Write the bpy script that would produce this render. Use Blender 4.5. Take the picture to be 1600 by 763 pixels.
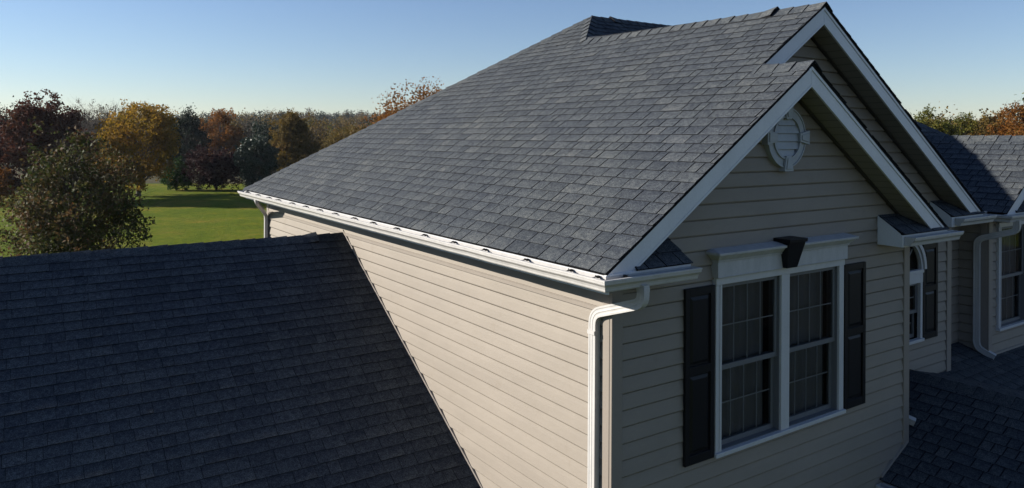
import bpy, math, random
import numpy as np
from mathutils import Vector, Matrix

sc = bpy.context.scene
C = sc.collection
for o in list(bpy.data.objects):
    bpy.data.objects.remove(o)

# ------------------------------------------------------------------ camera
F_PX = 1173.15
CAM = Vector((-3.5134, -3.9699, 0.9649))
YAW = math.radians(-34.31)
ROLL = math.radians(0.297)
FWD = Vector((math.sin(-YAW), math.cos(YAW), 0))
RT0 = Vector((math.cos(YAW), math.sin(YAW), 0))
UP0 = Vector((0, 0, 1))
RT = RT0 * math.cos(ROLL) + UP0 * math.sin(ROLL)
UP = UP0 * math.cos(ROLL) - RT0 * math.sin(ROLL)
cd = bpy.data.cameras.new('camera')
cam = bpy.data.objects.new('camera', cd)
C.objects.link(cam)
cam.matrix_world = Matrix(((RT.x, UP.x, -FWD.x, CAM.x), (RT.y, UP.y, -FWD.y, CAM.y),
                           (RT.z, UP.z, -FWD.z, CAM.z), (0, 0, 0, 1)))
cd.sensor_width = 36
cd.lens = F_PX / 1600 * 36
cd.shift_y = -(381.5 - 211.12) / 1600
cd.clip_start = 0.05
cd.clip_end = 6000
sc.camera = cam

# ------------------------------------------------------------------ light
SUN_EL = math.radians(21.6)
SUN_AZ = math.radians(-47.5)          # clockwise from +Y: the sun stands over -X +Y
w = bpy.data.worlds.new("World")
sc.world = w
w.use_nodes = True
nt = w.node_tree
nt.nodes.clear()
sky = nt.nodes.new('ShaderNodeTexSky')
sky.sky_type = 'NISHITA'
sky.sun_disc = False
sky.sun_elevation = SUN_EL
sky.sun_rotation = SUN_AZ
sky.air_density = 1.0
sky.dust_density = 0.05
sky.ozone_density = 1.3
bg = nt.nodes.new('ShaderNodeBackground')
bg.inputs['Strength'].default_value = 0.05
out = nt.nodes.new('ShaderNodeOutputWorld')
tint = nt.nodes.new('ShaderNodeMix')
tint.data_type = 'RGBA'; tint.blend_type = 'MULTIPLY'
tint.inputs[0].default_value = 1
tint.inputs[7].default_value = (0.885, 0.965, 1.20, 1)      # white balance of the photograph
nt.links.new(sky.outputs[0], tint.inputs[6])
nt.links.new(tint.outputs[2], bg.inputs[0])
nt.links.new(bg.outputs[0], out.inputs[0])

sd = bpy.data.lights.new('sun', 'SUN')
sd.energy = 5.0
sd.angle = math.radians(0.5)
sd.color = (1.0, 0.93, 0.83)
sun = bpy.data.objects.new('sun', sd)
C.objects.link(sun)
S = Vector((math.sin(SUN_AZ) * math.cos(SUN_EL), math.cos(SUN_AZ) * math.cos(SUN_EL), math.sin(SUN_EL)))
sun.rotation_euler = S.to_track_quat('Z', 'Y').to_euler()
sun.location = (-20, 20, 30)

sc.view_settings.view_transform = 'Standard'
sc.view_settings.look = 'None'
sc.view_settings.exposure = 1.05
sc.view_settings.gamma = 1
sc.view_settings.use_curve_mapping = False
sc.render.engine = 'CYCLES'
sc.cycles.use_denoising = True
sc.cycles.max_bounces = 5
sc.cycles.diffuse_bounces = 1
sc.cycles.glossy_bounces = 3
sc.cycles.transmission_bounces = 4
sc.cycles.transparent_max_bounces = 8
sc.cycles.caustics_reflective = False
sc.cycles.caustics_refractive = False

GZ = -5.5      # ground height (the eave line is z = 0)

# ------------------------------------------------------------------ materials
def new_mat(name):
    m = bpy.data.materials.new(name)
    m.use_nodes = True
    return m, m.node_tree, m.node_tree.nodes['Principled BSDF']

def N(nt, t, **kw):
    n = nt.nodes.new(t)
    for k, v in kw.items():
        setattr(n, k, v)
    return n

def ramp(nt, fac, stops):
    r = N(nt, 'ShaderNodeValToRGB')
    while len(r.color_ramp.elements) < len(stops):
        r.color_ramp.elements.new(0.5)
    for e, (p, c) in zip(r.color_ramp.elements, stops):
        e.position = p
        e.color = (*c, 1)
    nt.links.new(fac, r.inputs[0])
    return r.outputs[0]

def noise(nt, scale, detail=4, rough=0.55, coord=None, stretch=None):
    tc = N(nt, 'ShaderNodeTexCoord')
    src = tc.outputs['Object'] if coord is None else coord
    if stretch:
        mp = N(nt, 'ShaderNodeMapping')
        mp.inputs['Scale'].default_value = stretch
        nt.links.new(src, mp.inputs[0])
        src = mp.outputs[0]
    n = N(nt, 'ShaderNodeTexNoise')
    n.inputs['Scale'].default_value = scale
    n.inputs['Detail'].default_value = detail
    n.inputs['Roughness'].default_value = rough
    nt.links.new(src, n.inputs['Vector'])
    return n.outputs['Fac']

def mul(nt, a, b):
    m = N(nt, 'ShaderNodeMix', data_type='RGBA', blend_type='MULTIPLY')
    m.inputs[0].default_value = 1
    for s, v in ((6, a), (7, b)):
        if hasattr(v, 'links'):
            nt.links.new(v, m.inputs[s])
        else:
            m.inputs[s].default_value = (*v, 1)
    return m.outputs[2]

def bump(nt, p, h, strength, dist):
    b = N(nt, 'ShaderNodeBump')
    b.inputs['Strength'].default_value = strength
    b.inputs['Distance'].default_value = dist
    nt.links.new(h, b.inputs['Height'])
    nt.links.new(b.outputs[0], p.inputs['Normal'])

def painted(name, col, rough=0.45, vary=0.12, nscale=6, streak=True, bmp=0.15, spec=0.4):
    m, nt, p = new_mat(name)
    a = noise(nt, nscale, 5, 0.65, stretch=(1, 1, 0.25) if streak else None)
    lo = tuple(c * (1 - vary) for c in col)
    c1 = ramp(nt, a, [(0.3, lo), (0.7, col)])
    b = noise(nt, 60, 3)
    c2 = ramp(nt, b, [(0.35, (0.94, 0.94, 0.94)), (0.65, (1, 1, 1))])
    nt.links.new(mul(nt, c1, c2), p.inputs['Base Color'])
    p.inputs['Roughness'].default_value = rough
    p.inputs['Specular IOR Level'].default_value = spec
    bump(nt, p, noise(nt, 25, 3), bmp, 0.002)
    return m

def shingle_mat(name):
    m, nt, p = new_mat(name)
    at = N(nt, 'ShaderNodeAttribute', attribute_name='tone')
    sep = N(nt, 'ShaderNodeSeparateColor')
    nt.links.new(at.outputs['Color'], sep.inputs[0])
    base = ramp(nt, sep.outputs[0], [(0.0, (0.036, 0.0418, 0.048)), (0.35, (0.0445, 0.051, 0.0575)),
                                     (0.7, (0.054, 0.061, 0.066)), (1.0, (0.066, 0.072, 0.075))])
    # printed darker band near the head of each exposure
    band = ramp(nt, sep.outputs[1], [(0.0, (1.10, 1.09, 1.06)), (0.4, (1.03, 1.03, 1.02)), (1.0, (0.66, 0.69, 0.76))])
    c = mul(nt, base, band)
    g = noise(nt, 120, 2, 0.8)
    gc = ramp(nt, g, [(0.30, (0.30, 0.31, 0.35)), (0.5, (0.95, 0.95, 0.99)), (0.68, (1.95, 1.92, 1.85))])
    c = mul(nt, c, gc)
    bl = noise(nt, 24, 5, 0.75)
    c = mul(nt, c, ramp(nt, bl, [(0.34, (0.60, 0.63, 0.70)), (0.5, (1, 1, 1)), (0.66, (1.46, 1.42, 1.33))]))
    wz = noise(nt, 0.9, 4, 0.55)
    c = mul(nt, c, ramp(nt, wz, [(0.3, (0.88, 0.90, 0.95)), (0.7, (1.10, 1.08, 1.04))]))
    # cut asphalt edges
    mx = N(nt, 'ShaderNodeMix', data_type='RGBA')
    nt.links.new(sep.outputs[2], mx.inputs[0])
    nt.links.new(c, mx.inputs[6])
    mx.inputs[7].default_value = (0.010, 0.010, 0.012, 1)
    nt.links.new(mx.outputs[2], p.inputs['Base Color'])
    p.inputs['Roughness'].default_value = 0.92
    p.inputs['Specular IOR Level'].default_value = 0.12
    bump(nt, p, g, 0.5, 0.0025)
    return m

def siding_mat(name, col):
    m, nt, p = new_mat(name)
    a = noise(nt, 1.3, 5, 0.6, stretch=(1, 1, 3))
    c1 = ramp(nt, a, [(0.3, tuple(c * 0.91 for c in col)), (0.7, tuple(c * 1.04 for c in col))])
    g = noise(nt, 22, 5, 0.7, stretch=(0.6, 0.6, 9))       # embossed wood grain
    c2 = ramp(nt, g, [(0.3, (0.95, 0.945, 0.94)), (0.7, (1.02, 1.02, 1.02))])
    d = noise(nt, 3.5, 6, 0.75)
    c3 = ramp(nt, d, [(0.25, (0.90, 0.88, 0.85)), (0.42, (1, 1, 1))])
    nt.links.new(mul(nt, mul(nt, c1, c2), c3), p.inputs['Base Color'])
    p.inputs['Roughness'].default_value = 0.62
    p.inputs['Specular IOR Level'].default_value = 0.25
    mth = N(nt, 'ShaderNodeMath', operation='ADD')
    nt.links.new(g, mth.inputs[0])
    m2 = N(nt, 'ShaderNodeMath', operation='MULTIPLY')
    nt.links.new(noise(nt, 1.7, 2), m2.inputs[0])
    m2.inputs[1].default_value = 6
    nt.links.new(m2.outputs[0], mth.inputs[1])
    bump(nt, p, mth.outputs[0], 0.35, 0.004)
    return m

def soffit_mat(name, col, axis):
    m, nt, p = new_mat(name)
    tc = N(nt, 'ShaderNodeTexCoord')
    wv = N(nt, 'ShaderNodeTexWave', wave_type='BANDS', bands_direction=axis, wave_profile='SAW')
    wv.inputs['Scale'].default_value = 3.2
    nt.links.new(tc.outputs['Object'], wv.inputs['Vector'])
    c = ramp(nt, wv.outputs['Fac'], [(0.0, tuple(x * 0.35 for x in col)), (0.10, col), (0.9, col), (1.0, tuple(x * 0.7 for x in col))])
    nt.links.new(c, p.inputs['Base Color'])
    p.inputs['Roughness'].default_value = 0.6
    bump(nt, p, wv.outputs['Fac'], 0.5, 0.006)
    return m

def glass_mat(name):
    m, nt, p = new_mat(name)
    nt.nodes.remove(p)
    o = nt.nodes['Material Output']
    tr = N(nt, 'ShaderNodeBsdfTransparent')
    tr.inputs[0].default_value = (0.72, 0.74, 0.76, 1)
    gl = N(nt, 'ShaderNodeBsdfGlossy')
    gl.inputs['Roughness'].default_value = 0.03
    fr = N(nt, 'ShaderNodeFresnel')
    fr.inputs[0].default_value = 1.25
    mx = N(nt, 'ShaderNodeMixShader')
    nt.links.new(fr.outputs[0], mx.inputs[0])
    nt.links.new(tr.outputs[0], mx.inputs[1])
    nt.links.new(gl.outputs[0], mx.inputs[2])
    nt.links.new(mx.outputs[0], o.inputs[0])
    return m

def leaf_mat(name, cols, trans=0.35, bl=0.35):
    m, nt, p = new_mat(name)
    o = nt.nodes['Material Output']
    geo = N(nt, 'ShaderNodeNewGeometry')
    oi = N(nt, 'ShaderNodeObjectInfo')
    n1 = noise(nt, bl, 3, 0.6)
    ad = N(nt, 'ShaderNodeMath', operation='MULTIPLY_ADD')
    nt.links.new(geo.outputs['Random Per Island'], ad.inputs[0])
    ad.inputs[1].default_value = 0.55
    sub = N(nt, 'ShaderNodeMath', operation='MULTIPLY_ADD')
    nt.links.new(n1, sub.inputs[0])
    sub.inputs[1].default_value = 1.5
    sub.inputs[2].default_value = -0.52
    nt.links.new(sub.outputs[0], ad.inputs[2])
    k = len(cols)
    c = ramp(nt, ad.outputs[0], [(i / (k - 1), cc) for i, cc in enumerate(cols)])
    nt.links.new(c, p.inputs['Base Color'])
    p.inputs['Roughness'].default_value = 0.7
    p.inputs['Specular IOR Level'].default_value = 0.12
    tl = N(nt, 'ShaderNodeBsdfTranslucent')
    nt.links.new(c, tl.inputs[0])
    mx = N(nt, 'ShaderNodeMixShader')
    mx.inputs[0].default_value = trans
    nt.links.new(p.outputs[0], mx.inputs[1])
    nt.links.new(tl.outputs[0], mx.inputs[2])
    nt.links.new(mx.outputs[0], o.inputs[0])
    return m

def bark_mat(name, col):
    m, nt, p = new_mat(name)
    a = noise(nt, 5, 5, 0.7, stretch=(3, 3, 0.6))
    nt.links.new(ramp(nt, a, [(0.3, tuple(c * 0.5 for c in col)), (0.7, col)]), p.inputs['Base Color'])
    p.inputs['Roughness'].default_value = 0.95
    bump(nt, p, a, 0.8, 0.03)
    return m

def ground_mat(name, cols, s1=0.12, s2=6.0):
    m, nt, p = new_mat(name)
    a = noise(nt, s1, 10, 0.72)
    c1 = ramp(nt, a, [(0.3, cols[0]), (0.5, cols[1]), (0.7, cols[2])])
    pt = noise(nt, 0.45, 6, 0.75)
    c1 = mul(nt, c1, ramp(nt, pt, [(0.35, (0.82, 0.92, 0.9)), (0.55, (1, 1, 1)), (0.72, (1.5, 1.08, 1.1))]))
    b = noise(nt, s2, 6, 0.8)
    c2 = ramp(nt, b, [(0.3, (0.55, 0.6, 0.5)), (0.5, (1, 1, 1)), (0.75, (1.35, 1.3, 1.15))])
    nt.links.new(mul(nt, c1, c2), p.inputs['Base Color'])
    p.inputs['Roughness'].default_value = 1
    p.inputs['Specular IOR Level'].default_value = 0.05
    bump(nt, p, b, 1.0, 0.12)
    return m

M = {}
M['shingle'] = shingle_mat('asphalt_shingles')
M['siding'] = siding_mat('beige_siding', (0.235, 0.207, 0.174))
M['trim_beige'] = painted('beige_trim', (0.235, 0.205, 0.175), 0.5, 0.08)
M['white'] = painted('white_aluminium', (0.50, 0.50, 0.50), 0.4, 0.10)
M['fascia'] = painted('white_fascia', (0.60, 0.615, 0.64), 0.42, 0.10, nscale=3)
M['gutter'] = painted('gutter_paint', (0.48, 0.47, 0.455), 0.38, 0.16, nscale=9)
M['ventpaint'] = painted('vent_paint', (0.34, 0.36, 0.38), 0.5, 0.14, nscale=8)
M['header'] = painted('header_paint', (0.45, 0.45, 0.45), 0.5, 0.2, nscale=14)
M['sash'] = painted('sash_grey', (0.13, 0.135, 0.14), 0.5, 0.1)
M['muntin'] = painted('muntin', (0.36, 0.36, 0.35), 0.5, 0.1)
M['black'] = painted('black_shutter', (0.006, 0.007, 0.010), 0.45, 0.3, spec=0.22)
M['metal'] = painted('dark_metal', (0.05, 0.045, 0.04), 0.5, 0.3)
M['flash'] = painted('flashing', (0.27, 0.245, 0.22), 0.5, 0.1)
M['soffitx'] = soffit_mat('vented_soffit', (0.20, 0.185, 0.165), 'X')
M['soffity'] = soffit_mat('vented_soffit_side', (0.20, 0.185, 0.165), 'Y')
M['curtain'] = painted('curtain_cloth', (0.155, 0.145, 0.13), 0.9, 0.25, nscale=5)
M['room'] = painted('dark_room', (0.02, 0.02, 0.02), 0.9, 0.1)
M['glass'] = glass_mat('window_glass')

# ------------------------------------------------------------------ mesh helpers
class MB:
    def __init__(s):
        s.v = []; s.f = []; s.t = []          # verts, faces, per-face list of corner tones (or None)
    def quad(s, pts, tone=None):
        i = len(s.v)
        s.v += [tuple(p) for p in pts]
        s.f.append(tuple(range(i, i + len(pts))))
        s.t.append(tone)
    def hexa(s, b, t):
        """b, t: four bottom and four top points in the same order"""
        i = len(s.v)
        s.v += [tuple(p) for p in b] + [tuple(p) for p in t]
        for f in ((3, 2, 1, 0), (4, 5, 6, 7), (0, 1, 5, 4), (1, 2, 6, 5), (2, 3, 7, 6), (3, 0, 4, 7)):
            s.f.append(tuple(i + k for k in f)); s.t.append(None)
    def box(s, x0, x1, y0, y1, z0, z1):
        s.hexa([(x0, y0, z0), (x1, y0, z0), (x1, y1, z0), (x0, y1, z0)],
               [(x0, y0, z1), (x1, y0, z1), (x1, y1, z1), (x0, y1, z1)])
    def frus(s, a, z0, b, z1):
        """a, b = (x0,x1,y0,y1) rectangles at z0 and z1"""
        s.hexa([(a[0], a[2], z0), (a[1], a[2], z0), (a[1], a[3], z0), (a[0], a[3], z0)],
               [(b[0], b[2], z1), (b[1], b[2], z1), (b[1], b[3], z1), (b[0], b[3], z1)])
    def prism(s, poly, axis, a0, a1):
        """poly in the plane normal to axis, extruded a0..a1. axis 'x': poly=(y,z); 'y': poly=(x,z)"""
        def P(p, a):
            return (a, p[0], p[1]) if axis == 'x' else ((p[0], a, p[1]) if axis == 'y' else (p[0], p[1], a))
        n = len(poly); i = len(s.v)
        s.v += [P(p, a0) for p in poly] + [P(p, a1) for p in poly]
        s.f.append(tuple(range(i, i + n))); s.t.append(None)
        s.f.append(tuple(range(i + 2 * n - 1, i + n - 1, -1))); s.t.append(None)
        for k in range(n):
            j = (k + 1) % n
            s.f.append((i + k, i + n + k, i + n + j, i + j)); s.t.append(None)
    def tube(s, pts, rads, n=6, cap=True):
        pts = [Vector(p) for p in pts]
        i0 = len(s.v)
        for k, p in enumerate(pts):
            d = (pts[min(k + 1, len(pts) - 1)] - pts[max(k - 1, 0)]).normalized()
            a = d.cross(Vector((0.3, 1, 0.2))).normalized(); b = d.cross(a)
            for q in range(n):
                an = 2 * math.pi * q / n
                s.v.append(tuple(p + (a * math.cos(an) + b * math.sin(an)) * rads[k]))
        for k in range(len(pts) - 1):
            for q in range(n):
                r = (q + 1) % n
                s.f.append((i0 + k * n + q, i0 + k * n + r, i0 + (k + 1) * n + r, i0 + (k + 1) * n + q)); s.t.append(None)
    def build(s, name, mat, parent=None, smooth=False, label=None, bevel=0):
        me = bpy.data.meshes.new(name)
        me.from_pydata(s.v, [], s.f)
        if any(t is not None for t in s.t):
            ca = me.color_attributes.new('tone', 'FLOAT_COLOR', 'CORNER')
            arr = []
            for f, t in zip(s.f, s.t):
                if t is None:
                    t = [(0.2, 0.5, 1.0)] * len(f)
                for c in t:
                    arr += [c[0], c[1], c[2], 1.0]
            ca.data.foreach_set('color', arr)
        me.materials.append(mat)
        if smooth:
            me.polygons.foreach_set('use_smooth', [True] * len(me.polygons))
        o = bpy.data.objects.new(name, me)
        C.objects.link(o)
        if parent is not None:
            attach(o, parent)
        if label:
            o['label'] = label
        if bevel:
            b = o.modifiers.new('bevel', 'BEVEL')
            b.width = bevel; b.segments = 1; b.limit_method = 'ANGLE'
        return o

ORG = {}
def attach(o, parent):
    o.parent = parent
    o.matrix_parent_inverse = Matrix.Translation(-Vector(ORG.get(parent.name, (0, 0, 0))))
def thing(name, label, cat, loc, group=None):
    e = bpy.data.objects.new(name, None)
    C.objects.link(e)
    e.location = loc
    e.empty_display_size = 0.5
    ORG[e.name] = tuple(loc)
    e['label'] = label; e['category'] = cat
    if group: e['group'] = group
    return e

house = thing('house', 'beige two-storey house with grey shingle roofs, white rake boards and front gables', 'house', (3.0, 3.0, GZ))

# ------------------------------------------------------------------ shingle slopes
EXPO = 0.134
def slope(name, P0, u, v, Ls, lo, hi, seed, parent=house, label=None, tabs=True, gap=0.0115):
    rnd = random.Random(seed)
    P0, u, v = Vector(P0), Vector(u).normalized(), Vector(v).normalized()
    n = u.cross(v)
    if n.z < 0: n = -n
    mb = MB()
    def P(s, t, h): return P0 + v * s + u * t + n * h
    rows = int(math.ceil(Ls / EXPO))
    for r in range(rows):
        s0 = r * EXPO; s1 = min(s0 + EXPO, Ls)
        a0, b0, a1, b1 = lo(s0), hi(s0), lo(s1), hi(s1)
        if b0 - a0 < 0.01: break
        b1 = max(b1, a1)
        D = -0.022
        mb.quad([P(s0, a0, 0), P(s0, b0, 0), P(s1, b1, 0), P(s1, a1, 0)])
        mb.quad([P(s0, a0, D), P(s1, a1, D), P(s1, b1, D), P(s0, b0, D)])
        mb.quad([P(s0, a0, 0), P(s1, a1, 0), P(s1, a1, D), P(s0, a0, D)])
        mb.quad([P(s0, b0, 0), P(s0, b0, D), P(s1, b1, D), P(s1, b1, 0)])
        if r == 0:
            mb.quad([P(s0, a0, 0), P(s0, a0, D), P(s0, b0, D), P(s0, b0, 0)])
        if not tabs: continue
        t = min(a0, a1) - rnd.random() * 0.25
        end = max(b0, b1)
        rowtone = rnd.uniform(-0.06, 0.06)
        while t < end:
            wd = rnd.choice((0.11, 0.16, 0.18, 0.20, 0.22, 0.24, 0.27)) * rnd.uniform(0.94, 1.06)
            t2 = t + wd
            hb = rnd.choice((0.0085, 0.0105)) + rnd.uniform(-0.001, 0.0018)
            js = rnd.uniform(-0.004, 0.003)
            sa = s0 + js if r else s0 - 0.012 + js * 0.5
            sb = min(s1 + 0.02, Ls)
            h2 = 0.003
            la, lb = (lo(sb), hi(sb))
            ov = 0.008
            q0, q1 = max(t + gap, a0 - ov), min(t2, b0 + ov)
            q2, q3 = min(t2, lb + ov), max(t + gap, la - ov)
            if q1 <= q0 and q2 <= q3:
                t = t2; continue
            if q1 < q0: q0 = q1 = (a0 if abs(q1 - a0) < abs(q0 - b0) else b0)
            if q2 < q3: q3 = q2 = (la if abs(q2 - la) < abs(q3 - lb) else lb)
            tone = min(1, max(0, rnd.betavariate(2.6, 2.6) + rowtone))
            curl = rnd.uniform(0, 0.004) if rnd.random() < 0.3 else 0
            A, B = P(sa, q0, hb), P(sa, q1, hb + curl)
            Cc, Dd = P(sb, q2, h2), P(sb, q3, h2)
            mb.quad([A, B, Cc, Dd], [(tone, 0, 0), (tone, 0, 0), (tone, 1, 0), (tone, 1, 0)])
            A0, B0, C0, D0 = P(sa, q0, 0.0005), P(sa, q1, 0.0005), P(sb, q2, 0.0005), P(sb, q3, 0.0005)
            mb.quad([A0, B0, B, A], [(0.2, 0.5, 0.85)] * 4)
            mb.quad([B0, C0, Cc, B], [(0.2, 0.5, 1)] * 4)
            mb.quad([D0, A0, A, Dd], [(0.2, 0.5, 1)] * 4)
            t = t2
    return mb.build(name, M['shingle'], parent, label=label)

def ridge(parent, P0, P1, vL, vR, seed, w=0.135, expo=0.19, lumps=()):
    """caps from P0 to P1; the open butt of each cap faces P0"""
    rnd = random.Random(seed)
    P0, P1, vL, vR = Vector(P0), Vector(P1), Vector(vL).normalized(), Vector(vR).normalized()
    d = (P1 - P0); L = d.length; d.normalize()
    nL = d.cross(vL); nL = nL if nL.z > 0 else -nL
    nR = d.cross(vR); nR = nR if nR.z > 0 else -nR
    up = (nL + nR).normalized()
    mb = MB(); k = 0; t = 0
    while t < L:
        t2 = min(t + expo * rnd.uniform(0.93, 1.07), L)
        lump = 0.026 if k in lumps else 0
        hb = 0.021 + rnd.uniform(-0.002, 0.004) + lump
        ht = 0.011
        ww = w + rnd.uniform(-0.006, 0.006)
        def sec(tt, h):
            B = P0 + d * tt
            hl = max(0.006, h - 0.008)
            return [B + vL * ww + nL * (hl * 0.8), B + vL * 0.045 + nL * h, B + up * (h + 0.006),
                    B + vR * 0.045 + nR * h, B + vR * ww + nR * (hl * 0.8)]
        a = sec(t - 0.004, hb); b = sec(min(t2 + 0.02, L), ht)
        lw = sec(t - 0.004, 0.004 + lump * 0.7)
        tone = rnd.uniform(0.35, 0.95)
        for q in range(4):
            mb.quad([a[q], a[q + 1], b[q + 1], b[q]], [(tone, 0.1, 0), (tone, 0.1, 0), (tone, 0.7, 0), (tone, 0.7, 0)])
            mb.quad([lw[q], lw[q + 1], a[q + 1], a[q]], [(0.2, 0.5, 1)] * 4)
        for (i, vv, nn) in ((0, vL, nL), (4, vR, nR)):
            B0 = P0 + d * t + vv * ww; B1 = P0 + d * t2 + vv * ww
            mb.quad([B0 + nn * 0.003, B1 + nn * 0.003, b[i], a[i]], [(0.2, 0.5, 1)] * 4)
        t = t2; k += 1
    return mb.build('ridge_cap', M['shingle'], parent)

m = 0.671
cs = 1 / math.sqrt(1 + m * m); sn = m * cs
XA, XB, YB, L, HX = 2.40, 3.458, 0.573, 9.373, 4.227
YE = L - 2 * HX + XB
YC0 = L - 2 * HX            # eave line of the front slope of the main hip roof
ZC = m * HX
PKY = L - HX
XR = 7.0                    # right end of the main ridge

def lo_main(s):
    x = s * cs
    if x < XA: return 0.0
    if x < XB: return YB
    return YE + (x - XB)
slope_main = slope('roof', (0, 0, 0), (0, 1, 0), (cs, 0, sn), HX / cs, lo_main, lambda s: L - s * cs, 11,
                   label='large sunlit grey shingle slope between the long gutter and the front gables')
# right slopes of the two front gables
slA = slope('roof', (2 * XA, 0, 0), (0, 1, 0), (-cs, 0, sn), XA / cs, lambda s: 0.0, lambda s: 0.86, 12,
            label='right slope of the smaller front gable')
slB = slope('roof', (2 * XB, YB, 0), (0, 1, 0), (-cs, 0, sn), XB / cs, lambda s: 0.0,
            lambda s: max(0.35, (YC0 - YB) + s * cs), 13, label='right slope of the taller front gable')
# main hip roof: front, right and rear slopes
slC = slope('roof', (0, YC0, 0), (1, 0, 0), (0, cs, sn), (PKY - YC0) / cs,
            lambda s: max(s * cs, XB + 0.0 if s * cs < XB else 0), lambda s: XR + HX - s * cs, 14, label='shaded front slope of the main hip roof')
slope('roof', (XR + HX, YC0, 0), (0, 1, 0), (-cs, 0, sn), HX / cs, lambda s: s * cs, lambda s: L - YC0 - s * cs, 15,
      label='right hip slope of the main roof', tabs=False)
slope('roof', (0, L, 0), (1, 0, 0), (0, -cs, sn), HX / cs, lambda s: s * cs, lambda s: XR + HX - s * cs, 16,
      label='rear slope of the main hip roof', tabs=False)
vl, vr, vf, vb = (-cs, 0, -sn), (cs, 0, -sn), (0, -cs, -sn), (0, cs, -sn)
ridge(slope_main, (XA, -0.012, m * XA), (XA, YB + 0.02, m * XA), vl, vr, 21)
ridge(slope_main, (XB, YB - 0.012, m * XB), (XB, YE + 0.05, m * XB), vl, vr, 22, lumps=(3,))
def hipdirs(d, va, vb_):
    # down-slope directions perpendicular to a hip line
    d = Vector(d).normalized(); r = []
    for v_ in (va, vb_):
        v_ = Vector(v_); q = (v_ - d * v_.dot(d)).normalized(); r.append(q)
    return r
hd = Vector((HX, -HX, ZC)); h1, h2 = hipdirs(hd, vl, vb)
ridge(slope_main, (0, L, 0), (HX, PKY, ZC), h1, h2, 23)
hd = Vector((1, 1, m)); h1, h2 = hipdirs(hd, vl, vf)
ridge(slope_main, (XB, YE, m * XB), (HX, PKY, ZC), h1, h2, 24, w=0.10)
ridge(slope_main, (HX, PKY, ZC), (XR, PKY, ZC), vf, vb, 25, lumps=(2,))
hd = Vector((-1, 1, m)); h1, h2 = hipdirs(hd, vr, vf)
ridge(slC, (XR + HX, YC0, 0), (XR, PKY, ZC), h1, h2, 26)

# roof F (right-hand front gable)
XF, ZF, YF = 7.57, -0.04, 0.573
FH = 1.51
slF = slope('roof', (XF, YF, ZF), (0, 1, 0), (cs, 0, sn), FH / cs, lambda s: 0.0, lambda s: (YC0 - YF) + s * cs + 0.02, 17,
            label='part-sunlit slope of the right-hand front gable')
slope('roof', (XF + 2 * FH, YF, ZF), (0, 1, 0), (-cs, 0, sn), FH / cs, lambda s: 0.0, lambda s: (YC0 - YF) + s * cs + 0.02, 18,
      label='far slope of the right-hand front gable', tabs=False)
ridge(slF, (XF + FH, YF - 0.012, ZF + m * FH), (XF + FH, YC0 + (ZF + m * FH) / m, ZF + m * FH), vl, vr, 27)

# garage wing
MD = 0.584
cD = 1 / math.sqrt(1 + MD * MD); sD = MD * cD
YD, ZD = 5.6, -0.372
GD = 4.75
XW = 0.309
slD = slope('roof', (-9.0, YD - GD, ZD - MD * GD), (1, 0, 0), (0, cD, sD), GD / cD, lambda s: 0.0, lambda s: 9.0 + XW - 0.03, 19,
            label='dark shaded shingle slope of the low wing on the left', gap=0.004)
slope('roof', (-9.0, YD + GD, ZD - MD * GD), (1, 0, 0), (0, -cD, sD), GD / cD, lambda s: 0.0, lambda s: 9.0 + XW - 0.03, 20,
      label='rear slope of the low wing')
ridge(slD, (XW - 0.02, YD, ZD), (-9, YD, ZD), (0, -cD, -sD), (0, cD, -sD), 28, w=0.15, expo=0.2, lumps=(2, ))

# porch roof in front on the right
sp = 0.5; cp = 1 / math.sqrt(1 + sp * sp)
PX0, PZ0 = 3.99, -2.557
PXR = 5.45; PZR = PZ0 + sp * (PXR - PX0)
slP = slope('roof', (PX0, -2.3, PZ0), (0, 1, 0), (cp, 0, sp * cp), (PXR - PX0) / cp, lambda s: 0.0,
            lambda s: 2.3 + (0.26 if PX0 + s * cp < 4.49 else 0.84), 31, label='dark porch roof slope below the front gables')
sr = 0.243; cr = 1 / math.sqrt(1 + sr * sr)
slope('roof', (10.5, -2.3, PZR - sr * (10.5 - PXR)), (0, 1, 0), (-cr, 0, sr * cr), (10.5 - PXR) / cr, lambda s: 0.0, lambda s: 3.13, 32,
      label='dark low-pitched porch roof slope falling to the right')
sq = 0.3; cq = 1 / math.sqrt(1 + sq * sq)
slope('roof', (5.6, -2.3, -2.04 - sq * (2.3 + 0.85)), (1, 0, 0), (0, cq, sq * cq), 3.53 / cq, lambda s: 0.0, lambda s: 6.4, 33,
      label='dark porch roof slope under the right-hand windows')
ridge(slP, (PXR, -2.3, PZR), (PXR, 0.83, PZR), (-cp, 0, -sp * cp), (cr, 0, -sr * cr), 34)

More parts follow.
